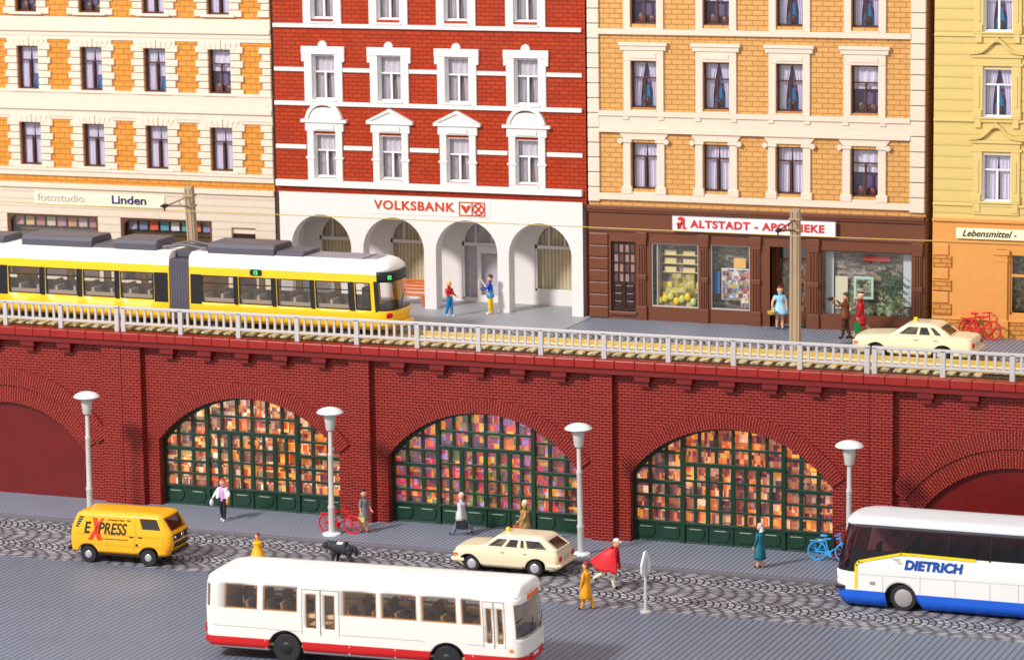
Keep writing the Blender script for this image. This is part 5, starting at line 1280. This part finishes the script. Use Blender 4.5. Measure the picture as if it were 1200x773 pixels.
for x, tx_, l in ((10.30, -.008, 'pale grey street lamp in front of the first shop arch, beside the red bicycle'), (20.62, .012, 'pale grey street lamp rising from behind the estate taxi'), (31.04, 0.0, 'pale grey street lamp behind the front end of the coach')):
    c = dup(lamp, (x, -2.33, .12), None, l); c.rotation_euler = (0, -tx_, 0)
lamp.rotation_euler = (0, .006, 0)
sg = thing('road_sign', 'small grey road sign on a thin post seen nearly from its edge, beside the cobbles', 'sign', (25.62, -9.25, .015), radians(-6))
MB().lathe([(.2, 0), (.2, .05), (.08, .07)], 18).build('base', 'lamp_grey', sg, smooth=True); MB().lathe([(.06, .05), (.055, 1.85)], 12).build('post', 'lamp_grey', sg, smooth=True)
MB().prism([(-.36, 1.5), (-.3, 1.36), (.2, 1.36), (.36, 1.5), (.36, 1.75), (.08, 2.2), (-.08, 2.2), (-.36, 1.75)], -.03, .03, plane='yz').xf(lambda x, y, z: (x, y, z)).build('sign_plate', 'lamp_white', sg, bevel=.01)
MB().box(-.07, .07, -.06, .06, 1.3, 1.95).build('bracket', 'lamp_grey', sg)
def mast(label, x, y, lean):
    t = thing('overhead_mast', label, 'mast', (x, y, DZ), 0, 'masts of the tram overhead wire')
    MB().add([(-.2, -.16, 0), (.2, -.16, 0), (.2, .16, 0), (-.2, .16, 0), (-.17, -.14, 5.5), (.17, -.14, 5.5), (.17, .14, 5.5), (-.17, .14, 5.5)], [(0, 3, 2, 1), (4, 5, 6, 7), (0, 1, 5, 4), (1, 2, 6, 5), (2, 3, 7, 6), (3, 0, 4, 7)]).box(-.11, -.08, -.19, -.14, 0, 5.4).box(.08, .11, -.19, -.14, 0, 5.4).build('pole', 'wood_pole', t, bevel=.01)
    for z in (4.7, 5.12): MB().box(-.22, .22, -.2, .2, z-.04, z+.04).build('clamp', 'wood_pole', t, bevel=.01)
    MB().tube([(0, -.1, 5.1), (-.0, -2.0, 4.96)], .035).tube([(0, -.1, 4.7), (0, -1.9, 4.93)], .035).tube([(0, -.9, 5.05), (0, -.9, 4.84)], .02).build('bracket_arm', 'wood_pole' if lean else 'brown', t)
    MB().tube([(0, -1.9, 4.96), (0, -2.5, 5.0)], .05).lathe([(.09, -2.3), (.09, -2.24)], 10, (0, 0, 4.98), 'y').lathe([(.09, -2.15), (.09, -2.09)], 10, (0, 0, 4.97), 'y').tube([(0, -2.24, 4.96), (0, -2.24, 4.76)], .03).build('insulator', 'brown_dark', t)
    t.rotation_euler = (0, lean, 0); return t
mast('square beige mast standing behind the tram, in front of the sign Linden', 1.68, 3.64, -.045)
mast('square beige mast in front of the pharmacy sign, beside the woman with the basket', 27.2, 3.64, -.0)
wr = MB().tube([(-16, 1.4, 12.2), (1.4, 1.4, 12.0), (15, 1.4, 12.02), (27.2, 1.4, 12.0), (50, 1.4, 12.1)], .017, 6).xf(lambda x, y, z: (x, y-1.4, z-12)).build('contact_wire', 'brass', None, loc=(0, 1.4, 12))
tag(wr, 'thin brass overhead wire running above the tram track', 'wire')
be = thing('bench', 'orange slatted bench inside the bank arcade, behind the nose of the tram', 'bench', (8.62, 9.55, DZ+.035))
MB().box(-.8, .8, -.25, .2, .4, .46).build('seat', 'wood_orange', be, bevel=.01)
for z in (.52, .66, .8, .94): MB().box(-.8, .8, .2, .25, z, z+.11).build('backrest_board', 'wood_orange', be, bevel=.01)
for x in (-.66, .66): MB().box(x-.05, x+.05, -.22, .24, 0, .4).build('leg', 'wood_orange', be)
def bicycle(label, mat, loc, rz, lean=0, s=1.0):
    t = thing('bicycle', label, 'bicycle', loc, rz); t.scale = (s, s, s)
    fr = MB(); r = .032
    BB, ST, HT, HB_, RW, FW = (-.05, 0, .3), (-.2, 0, .82), (.38, 0, .86), (.42, 0, .66), (-.5, 0, .34), (.55, 0, .34)
    for a, b in ((BB, ST), (ST, HT), (BB, HB_), (BB, RW), (ST, RW), (HT, HB_), (HB_, FW)): fr.tube([a, b], r, 6)
    fr.build('frame', mat, t)
    for x in (-.5, .55):
        o = MB().tube([(.34*cos(2*pi*i/24), 0, .34*sin(2*pi*i/24)) for i in range(24)], .036, 6, closed=True).build('wheel', mat, t, loc=(x, 0, .36))
        sp = MB()
        for i in range(4): a = pi*i/4+.3; sp.tube([(-.33*cos(a), 0, -.33*sin(a)), (.33*cos(a), 0, .33*sin(a))], .012, 4)
        sp.lathe([(.06, -.05), (.06, .05)], 10, (0, 0, 0), 'y'); sp.build('spokes', mat, o)
    MB().tube([(ST[0], 0, .82), (-.23, 0, .92)], .025).ell((-.25, 0, .94), (.16, .09, .05)).build('saddle', mat, t)
    MB().tube([(.38, 0, .86), (.36, 0, 1.0)], .025).tube([(.2, -.26, .98), (.34, -.24, 1.02), (.37, 0, 1.0), (.34, .24, 1.02), (.2, .26, .98)], .024, 6).build('handlebar', mat, t)
    MB().lathe([(.1, -.04), (.1, .04)], 12, (-.05, 0, .3), 'y').tube([(-.05, -.04, .3), (.06, -.1, .2)], .02).tube([(-.05, .04, .3), (-.16, .1, .4)], .02).box(.0, .12, -.16, -.06, .18, .22).build('crank', mat, t)
    MB().tube([(-.5, 0, .74), (-.3, 0, .78)], .02).box(-.78, -.3, -.07, .07, .72, .75).tube([(-.74, .06, .73), (-.5, .05, .36)], .014).tube([(-.74, -.06, .73), (-.5, -.05, .36)], .014).build('luggage_rack', mat, t)
    t.rotation_euler = (lean, 0, rz); return t
bicycle('glossy red bicycle leaning on the second street lamp', 'bike_red', (10.42, -1.93, .12), 0.02, -.06)
bicycle('light blue bicycle standing in front of the third shop arch, half hidden by the coach', 'bike_blue', (29.75, -.35, .12), 0.0, -.08)
bicycle('red bicycle leaning on the yellow house behind the cream saloon taxi', 'bike_red', (33.2, 8.3, DZ+.03), -.25, -.16, 1.05)

# ================================================================== PEOPLE AND DOG
FAT = 1.5
def skin_mesh(nodes, edges, root, sub=2):
    """nodes: {name: (pos, radius or (rx, ry))}; one continuous surface grown over the skeleton"""
    names = list(nodes); me = bpy.data.meshes.new('sk'); me.from_pydata([nodes[n][0] for n in names], [(names.index(a), names.index(b)) for a, b in edges], [])
    o = bpy.data.objects.new('sk', me); COL.objects.link(o)
    md = o.modifiers.new('s', 'SKIN'); md.use_smooth_shade = True; md.branch_smoothing = .6
    for i, n in enumerate(names):
        r = nodes[n][1]; r = r if isinstance(r, tuple) else (r, r); r = (r[0]*FAT, r[1]*FAT)
        me.skin_vertices[0].data[i].radius = r; me.skin_vertices[0].data[i].use_root = (n == root)
    sb = o.modifiers.new('u', 'SUBSURF'); sb.levels = sub
    dg = bpy.context.evaluated_depsgraph_get(); dg.update()
    out = bpy.data.meshes.new_from_object(o.evaluated_get(dg)); bpy.data.objects.remove(o); return out
def person(label, loc, rz, h=1.68, top='skin', legs='skin', shoe='black', hair='brown', arm='skin', lean=0.0, hip=(.25, -.25), knee=(.05, .2), shl=(-.2, .2), elb=(.25, .25), abd=(.12, .12), head=0.0,
           coat=None, coat_r=(.2, .3), coat_z=(.75, 1.42), hat=None, hair_len=0, flare_y=0.0, sleeve=1, shoulders=1.0):
    """figure facing +x. swing angles forward positive (left, right)"""
    t = thing('person', label, 'person', loc, rz); k = h/1.72
    N = {}; E_ = []
    V = lambda x, y, z: Vector((x, y, z))
    pel = V(0, 0, .92); ax = V(sin(lean), 0, cos(lean))
    N['pelvis'] = (pel, (.125, .1)); N['waist'] = (pel+ax*.16, (.115, .085)); N['chest'] = (pel+ax*.38, (.15*shoulders, .105)); N['neck0'] = (pel+ax*.52, (.075, .07)); N['neck'] = (pel+ax*.58, .05)
    hd = pel+ax*.585; hx = V(sin(lean*.5+head), 0, cos(lean*.5+head))
    N['head0'] = (hd+hx*.09+V(.01, 0, 0), (.082, .088)); N['head1'] = (hd+hx*.17+V(.005, 0, 0), (.09, .1)); N['head2'] = (hd+hx*.24, (.06, .07))
    E_ += [('pelvis', 'waist'), ('waist', 'chest'), ('chest', 'neck0'), ('neck0', 'neck'), ('neck', 'head0'), ('head0', 'head1'), ('head1', 'head2')]
    hands = {}
    for i, s_ in enumerate((1, -1)):
        a = hip[i]; b = a-knee[i]; sd = 'lr'[i]
        hp = pel+V(0, s_*.09, -.04); kn = hp+V(sin(a), 0, -cos(a))*.42; an = kn+V(sin(b), 0, -cos(b))*.40
        N['hip'+sd] = (hp, (.085, .09)); N['knee'+sd] = (kn, .056); N['calf'+sd] = (kn.lerp(an, .35)+V(-.01, 0, 0), .053); N['ank'+sd] = (an, .038); N['toe'+sd] = (an+V(.17*cos(b*.5), 0, -.035+.1*max(0, b)), (.035, .03))
        E_ += [('pelvis', 'hip'+sd), ('hip'+sd, 'knee'+sd), ('knee'+sd, 'calf'+sd), ('calf'+sd, 'ank'+sd), ('ank'+sd, 'toe'+sd)]
        sh = pel+ax*.47+V(0, s_*.185*shoulders, 0); u = shl[i]; v = u+elb[i]
        d1 = V(sin(u), s_*abd[i], -cos(u)).normalized(); d2 = V(sin(v), s_*abd[i]*.3, -cos(v)).normalized()
        el = sh+d1*.28; wr_ = el+d2*.24; N['sh'+sd] = (sh, .058); N['el'+sd] = (el, .041); N['wr'+sd] = (wr_, .026)
        E_ += [('chest', 'sh'+sd), ('sh'+sd, 'el'+sd), ('el'+sd, 'wr'+sd)]
        hands[sd] = (wr_, d2, s_)
    me = skin_mesh(N, E_, 'pelvis', 1)
    bm = bmesh.new(); bm.from_mesh(me)
    # hands: palm, four unequal curled fingers, thumb from the side; nose and ears
    ex = MB()
    for sd, (w0, d, s_) in hands.items():
        side = V(1, 0, 0) if abs(d.x) < .7 else V(0, 0, 1); side = (side-d*side.dot(d)).normalized(); nrm = d.cross(side)
        ex.tube([w0-d*.02, w0+d*.03, w0+d*.09], [.024, .033, .03], 8)
        for q, L in enumerate((.062, .075, .07, .055)):
            b0 = w0+d*.085+side*(.03-.02*q); ex.tube([b0, b0+d*L*.5, b0+d*L*.85+nrm*(.02*-s_)], [.0105, .0095, .007], 6)
        b0 = w0+d*.03+side*.028; ex.tube([b0, b0+d*.03+side*.022, b0+d*.065+side*.026], [.012, .011, .008], 6)
    hc = N['head1'][0]; ex.tube([hc+V(.085, 0, .01), hc+V(.115, 0, -.025)], [.01, .017], 6)
    for s_ in (1, -1): ex.ell(hc+V(-.005, s_*.088, -.01), (.018, .01, .03), 6, 5)
    ex.ell(hc+V(.088, 0, -.062), (.012, .026, .008), 6, 4)
    off = len(bm.verts); vs = [bm.verts.new(p) for p in ex.v]
    for f in ex.f: 
        try: bm.faces.new([vs[i] for i in f])
        except ValueError: pass
    bm.to_mesh(me); bm.free()
    mats = ['skin', top, legs, shoe, arm]
    for q in mats: me.materials.append(m[q] if isinstance(q, str) else q)
    nz = N['neck'][0].z-.01
    def seg_d(p, a, b):
        ab = b-a; tt = max(0, min(1, (p-a).dot(ab)/max(ab.length_squared, 1e-9))); return (p-(a+ab*tt)).length
    bones = []
    for a, b in E_:
        if b in ('head0', 'head1', 'head2'): mi = 0
        elif b == 'neck': mi = 0
        elif b.startswith('wr'): mi = 4 if sleeve >= 1 else 0
        elif b.startswith('el'): mi = 4 if sleeve > 0 else 0
        elif b.startswith('toe'): mi = 3
        elif b.startswith('knee') or b.startswith('calf') or b.startswith('ank') or b.startswith('hip'): mi = 2
        else: mi = 1
        bones.append((N[a][0], N[b][0], mi, max(N[a][1]) if isinstance(N[a][1], tuple) else N[a][1]))
    wrp = [hands[q][0]+hands[q][1]*.02 for q in hands]; wrd = [hands[q][1] for q in hands]
    for p in me.polygons:
        p.use_smooth = True; c = p.center
        mi = min(((seg_d(c, a, b)-r*.8, q) for a, b, q, r in bones))[1]
        for w0, d in zip(wrp, wrd):
            if (c-w0).dot(d) > 0 and (c-w0).length < .25: mi = 0
        if (c-hc).length < .14: mi = 0
        p.material_index = mi
    body = bpy.data.objects.new('body', me); COL.objects.link(body); body.parent = t
    # hair or hat
    hm = MB(); hm.ell(hc+V(-.022, 0, .038), (.12, .118, .112), 14, 9)
    hm.xf(lambda x, y, z: (x, y, z) if (x < hc.x+.05 or z > hc.z+.045) else (hc.x+.045, y*.92, z))
    if hair_len: hm.ell(hc+V(-.06, 0, -.05-hair_len/2), (.06, .095, .08+hair_len/2), 12, 8)
    hm.build('hair', hair, t, smooth=True)
    if hat == 'cap': MB().lathe([(.108, -.01), (.112, .05), (.085, .1), (.001, .125)], 14, tuple(hc+V(-.01, 0, .04)), 'z').box(hc.x+.06, hc.x+.17, -.07, .07, hc.z+.035, hc.z+.05).build('hat', colm(236, 236, 240), t, smooth=True)
    if hat == 'beret': MB().ell(hc+V(-.02, 0, .1), (.13, .12, .045), 14, 6).build('hat', 'black', t, smooth=True)
    if hat == 'scarf': MB().ell(hc+V(-.02, 0, .02), (.118, .115, .125), 14, 9).xf(lambda x, y, z: (min(x, hc.x+.05), y, z)).prism([(hc.x-.13, hc.z), (hc.x-.05, hc.z), (hc.x-.02, hc.z-.24), (hc.x-.16, hc.z-.2)][::-1], -.07, .07).build('head_scarf', colm(240, 236, 240), t, smooth=True)
    for s_ in (1, -1): MB().ell(hc+V(.083, s_*.034, .012), (.008, .012, .009), 6, 5).build('eye', 'black', t)
    if coat:
        z0, z1 = coat_z; cm = MB(); n = 22; rows = 9; vs = []
        for i in range(rows+1):
            f = i/rows; z = z1+(z0-z1)*f
            zr = (z-.92)
            cx = sin(lean)*max(zr, 0)/1.0 if z > .92 else 0
            rr_ = 1.12*coat_r[0]*(1.0-.18*sin(pi*min(f*1.4, 1))) + 1.2*(coat_r[1]-coat_r[0])*max(0, f-.35)/.65
            if i == 0: rr_ *= .62
            for j in range(n):
                a = 2*pi*j/n; fold = 1+.05*sin(a*6)*f
                vs.append((cx+rr_*.78*cos(a)*fold-flare_y*f*f*(.5-.5*cos(a))*0+(-flare_y*max(0, -cos(a))*f*f), rr_*sin(a)*fold*1.02, z+(flare_y*.5*max(0, -cos(a))*f*f)))
        cm.add(vs, [(i*n+j, i*n+(j+1) % n, (i+1)*n+(j+1) % n, (i+1)*n+j) for i in range(rows) for j in range(n)])
        cm.build('clothing', coat, t, smooth=True, solid=.012)
    t.scale = (k, k, k); t['hands'] = 0; del t['hands']
    # drop so the lowest foot touches the ground
    zmin = min(v.co.z for v in me.vertices); 
    for ch in t.children: ch.location.z -= zmin
    return t, {q: hands[q][0]+hands[q][1]*.1+V(0, 0, -zmin) for q in hands}
def held(t, mb, mat, name, label, cat, hand, rz=0, smooth=False, bevel=0):
    """a carried thing, top level, placed in world at the hand"""
    M_ = Matrix.Translation(t.location) @ Matrix.Rotation(t.rotation_euler.z, 4, 'Z') @ Matrix.Scale(t.scale[0], 4)
    p = M_ @ Vector(hand); o = mb.build(name, mat, None, smooth=smooth, bevel=bevel, loc=p, rot=(0, 0, t.rotation_euler.z+rz)); tag(o, label, cat); return o
def handbag(w, h, d, mat): return MB().box(-w/2, w/2, -d/2, d/2, -h-.1, -.1).tube([(-w*.3, 0, -.1), (-w*.2, 0, 0), (w*.2, 0, 0), (w*.3, 0, -.1)], .012, 6)
hb, hr, hg, hw = colm(60, 36, 26), colm(190, 74, 24), colm(214, 176, 80), colm(232, 230, 226)
# on the lower sidewalk
t, H_ = person('red-haired woman in open white jacket and black trousers by the first shop arch', (5.2, -1.5, .12), radians(-85), 1.62, colm(206, 160, 214), colm(40, 30, 36), colm(240, 240, 240), hr, colm(240, 236, 244), hip=(.2, -.08), knee=(.1, .15), shl=(.2, .1), elb=(1.1, .9), abd=(.5, .6), head=.15, hair_len=.04)
jm = MB()
for s_ in (1, -1): jm.prism([(-.1, .95), (.14, .97), (.12, 1.42), (-.1, 1.44)], s_*.12, s_*.25)
jm.xf(lambda x, y, z: (x+.0, y*(1.12-.5*(z-.95)), z)).build('jacket', colm(240, 236, 244), t, smooth=True, bevel=.03)
held(t, MB().ell((0, 0, -.13), (.12, .07, .15), 12, 8), colm(236, 238, 244), 'shopping_bag', 'white bag in the right hand of the woman in the white jacket', 'bag', H_['r'], smooth=True)
held(t, MB().ell((0, 0, -.13), (.11, .06, .14), 12, 8), colm(236, 160, 84), 'handbag', 'orange bag in the left hand of the woman in the white jacket', 'bag', H_['l'], smooth=True)
t, H_ = person('dark-haired woman in a grey dress by the brick pillar near the red bicycle', (11.33, -1.55, .12), radians(-15), 1.62, colm(126, 122, 132), 'skin', colm(110, 20, 20), colm(26, 22, 40), colm(126, 122, 132), hip=(.12, -.1), shl=(.25, -.1), elb=(.35, .4), coat=colm(126, 122, 132), coat_r=(.19, .24), coat_z=(.52, 1.4), sleeve=.5)
held(t, handbag(.3, .2, .1, 0), colm(200, 186, 106), 'handbag', 'straw coloured handbag carried by the woman in the grey dress', 'bag', H_['r'], bevel=.02)
t, H_ = person('old man in a pale grey coat striding with a black briefcase past the middle arch', (15.1, -.75, .12), radians(178), 1.68, colm(200, 200, 206), colm(110, 124, 150), 'black', colm(216, 196, 170), colm(206, 204, 208), hip=(.45, -.5), knee=(.05, .35), shl=(-.3, .4), elb=(.2, .3), coat=colm(206, 204, 208), coat_r=(.2, .25), coat_z=(.72, 1.42))
held(t, handbag(.46, .3, .1, 0), colm(24, 20, 20), 'briefcase', 'black briefcase carried by the old man in the pale coat', 'briefcase', H_['l'], bevel=.01)
t, H_ = person('man in a tan coat walking behind the roof of the estate taxi', (18.05, -1.55, .12), radians(215), 1.68, colm(166, 130, 76), colm(222, 208, 184), 'black', colm(232, 214, 190), colm(166, 130, 76), hip=(.2, -.2), shl=(.3, .1), elb=(.9, .5), abd=(.3, .3), coat=colm(166, 130, 76), coat_r=(.23, .27), coat_z=(.7, 1.43), shoulders=1.1)
held(t, handbag(.34, .34, .12, 0), colm(226, 96, 34), 'shopping_bag', 'orange bag carried by the man in the tan coat', 'bag', H_['r'], bevel=.03)
t, H_ = person('woman in a teal coat and white headscarf in front of the third shop arch', (27.6, -2.16, .12), radians(165), 1.6, colm(20, 104, 122), 'skin', colm(50, 30, 26), colm(200, 190, 190), colm(20, 104, 122), hip=(.06, -.06), knee=(.02, .04), shl=(.1, .1), elb=(.3, .3), coat=colm(20, 104, 122), coat_r=(.2, .26), coat_z=(.36, 1.42), hat='scarf')
# on the cobbles
t, H_ = person('man in a flying red cape and white cap striding across the cobbles', (23.35, -6.5, 0), radians(8), 1.8, colm(214, 24, 40), colm(234, 222, 194), colm(40, 24, 20), colm(206, 150, 60), colm(214, 24, 40), lean=.28, hip=(.1, -.75), knee=(.05, .3), shl=(-.1, .1), elb=(.2, .1), abd=(.2, .2), hat='cap', shoulders=1.05)
cp = MB(); n = 16; rows = 10; vs = []
for i in range(rows+1):
    f = i/rows
    for j in range(n+1):
        a = -2.3+4.6*j/n; rr_ = .2+.14*f**.7; bk = max(0, min(1, 1.9-abs(a)))
        vs.append((.12-.62*f**.9*bk-rr_*.7*cos(a)+.05*cos(a*9)*f, rr_*1.25*sin(a)*(1-.25*f*bk), 1.5-.86*f+.36*f*bk*(.6+.4*cos(a*1.5))+.045*sin(a*7+1)*f))
cp.add(vs, [(i*(n+1)+j, i*(n+1)+j+1, (i+1)*(n+1)+j+1, (i+1)*(n+1)+j) for i in range(rows) for j in range(n)])
cp.build('cape', colm(214, 24, 40, .35), t, smooth=True, solid=.02)
t, H_ = person('woman in a long yellow coat with a reddish hat at the pavement edge', (23.5, -9.55, .015), radians(172), 1.66, colm(240, 160, 20), colm(240, 160, 20), colm(80, 26, 20), colm(150, 36, 36), colm(240, 160, 20), hip=(.14, -.3), knee=(.02, .1), shl=(.1, -.1), elb=(.15, .2), coat=colm(240, 160, 20), coat_r=(.185, .25), coat_z=(.42, 1.42), hair_len=.03)
t, H_ = person('person in a yellow coat whose head and shoulders show behind the city bus', (9.75, -7.7, 0), radians(200), 1.3, colm(244, 176, 20), colm(60, 40, 40), 'black', colm(130, 40, 30), colm(244, 176, 20), coat=colm(244, 176, 20), coat_r=(.28, .42), coat_z=(.5, 1.42))
# up on the street
t, H_ = person('blond person in red sweater and blue trousers in front of the second arcade pillar', (11.4, 7.2, DZ+.035), radians(-20), 1.42, colm(196, 28, 30), colm(20, 130, 196), colm(226, 226, 236), colm(244, 206, 92), colm(196, 28, 30), hip=(.1, -.1), shl=(-.1, .2), elb=(1.1, 1.3), abd=(.4, .2), lean=-.05, hair_len=.08)
t, H_ = person('person in blue jacket and yellow trousers reading a paper by the third arcade pillar', (12.78, 8.25, DZ+.035), radians(190), 1.55, colm(28, 60, 176), colm(246, 202, 20), colm(250, 240, 236), colm(60, 40, 24), colm(28, 60, 176), hip=(.05, -.05), shl=(.6, .6), elb=(.9, .9), coat=colm(30, 130, 196), coat_r=(.17, .2), coat_z=(.78, 1.1), shoulders=.85)
held(t, MB().box(-.01, .01, -.05, .35, -.05, .4), colm(240, 236, 230), 'newspaper', 'white paper held up by the person in yellow trousers', 'paper', H_['r'])
t, H_ = person('woman in a light blue dress with a basket before the pharmacy door', (25.2, 8.2, DZ+.03), radians(-60), 1.66, colm(150, 206, 236), 'skin', colm(30, 90, 140), colm(120, 44, 24), 'skin', hip=(.1, -.1), shl=(.1, .25), elb=(.2, .3), abd=(.25, .6), coat=colm(160, 212, 240), coat_r=(.17, .33), coat_z=(.66, 1.38), sleeve=0)
held(t, MB().lathe([(.12, -.2), (.19, -.12), (.2, -.06), (.17, -.06), (.1, -.16)], 18).tube([(.17*cos(a), 0, -.06+.14*sin(a)) for a in [pi*i/8 for i in range(9)]], .014, 6), hg, 'basket', 'yellow wicker basket carried by the woman in the light blue dress', 'basket', H_['r'], smooth=True)
t, H_ = person('man in a brown suit holding a black camera up to his face', (28.25, 6.9, DZ+.03), radians(175), 1.74, colm(116, 60, 30), colm(84, 44, 26), 'black', colm(70, 60, 60), colm(116, 60, 30), hip=(.12, -.1), shl=(1.1, 1.1), elb=(1.2, 1.2), abd=(.1, .1), coat=colm(116, 60, 30), coat_r=(.2, .22), coat_z=(.78, 1.42))
held(t, MB().box(-.05, .08, -.12, .04, -.02, .12).lathe([(.045, .08), (.05, .2)], 12, (0, -.04, .05), 'x'), 'black', 'camera', 'black camera held up by the man in the brown suit', 'camera', H_['l'])
t, H_ = person('woman in a red coat and black beret walking behind the man with the camera', (28.75, 7.3, DZ+.03), radians(200), 1.78, colm(190, 20, 40), 'skin', colm(60, 30, 20), colm(240, 220, 190), colm(190, 20, 40), hip=(.35, -.45), knee=(.05, .35), shl=(.1, -.3), elb=(.2, .3), coat=colm(190, 20, 40), coat_r=(.19, .25), coat_z=(.55, 1.42), hat='beret')
held(t, handbag(.26, .42, .1, 0), colm(20, 130, 70), 'shopping_bag', 'green bag carried by the woman in the red coat', 'bag', H_['l'], bevel=.03)
# dog: black, head to the left, on the cobbles behind the bus
dg_ = thing('dog', 'shaggy black dog with a white patch on its back standing on the cobbles', 'dog', (12.35, -5.95, 0), radians(185)); dg_.scale = (1.15, 1.15, 1.15)
V = Vector
N = {'rump': (V((-.28, 0, .5)), (.12, .13)), 'mid': (V((0, 0, .5)), (.13, .15)), 'chest': (V((.22, 0, .5)), (.14, .17)), 'neck': (V((.36, 0, .57)), (.11, .12)), 'skull': (V((.46, 0, .6)), (.1, .1)), 'muz': (V((.57, 0, .55)), .055), 'nose': (V((.62, 0, .54)), .04),
     't1': (V((-.42, 0, .56)), .05), 't2': (V((-.52, 0, .42)), .05), 't3': (V((-.54, 0, .26)), .03)}
E_ = [('rump', 'mid'), ('mid', 'chest'), ('chest', 'neck'), ('neck', 'skull'), ('skull', 'muz'), ('muz', 'nose'), ('rump', 't1'), ('t1', 't2'), ('t2', 't3')]
for s_, q in ((1, 'l'), (-1, 'r')):
    sh = .05*s_
    N.update({'s'+q: (V((.2+sh, s_*.1, .38)), .075), 'e'+q: (V((.16+sh, s_*.11, .26)), .045), 'w'+q: (V((.2+sh, s_*.11, .13)), .035), 'p'+q: (V((.2+sh, s_*.11, .04)), .035), 'pt'+q: (V((.26+sh, s_*.11, .025)), .028),
              'h'+q: (V((-.28-sh, s_*.1, .4)), .085), 'k'+q: (V((-.22-sh, s_*.11, .28)), .055), 'hk'+q: (V((-.36-sh, s_*.11, .17)), .035), 'b'+q: (V((-.33-sh, s_*.11, .04)), .032), 'bt'+q: (V((-.27-sh, s_*.11, .025)), .028)})
    E_ += [('chest', 's'+q), ('s'+q, 'e'+q), ('e'+q, 'w'+q), ('w'+q, 'p'+q), ('p'+q, 'pt'+q), ('rump', 'h'+q), ('h'+q, 'k'+q), ('k'+q, 'hk'+q), ('hk'+q, 'b'+q), ('b'+q, 'bt'+q)]
me = skin_mesh(N, E_, 'mid', 2)
rr = random.Random(2)
for v in me.vertices:
    if v.co.z > .2: v.co += v.normal*rr.uniform(-.01, .022)
me.materials.append(plain('black_fur', rgb(44, 42, 48), .7, var=.3, scale=20)); me.materials.append(m['white'])
for p in me.polygons:
    p.use_smooth = True; c = p.center; p.material_index = 1 if (c.z > .6 and -.12 < c.x < .1 and abs(c.y) < .12) else 0
o = bpy.data.objects.new('body', me); COL.objects.link(o); o.parent = dg_
for s_ in (1, -1):
    MB().ell((.45, s_*.13, .62), (.05, .02, .09), 8, 6).build('ear', plain('ear_fur', rgb(36, 34, 40), .7), dg_, smooth=True, loc=(0, 0, 0))
    MB().ell((.6, s_*.07, .64), (.012, .012, .012), 6, 5).build('eye', 'black', dg_)
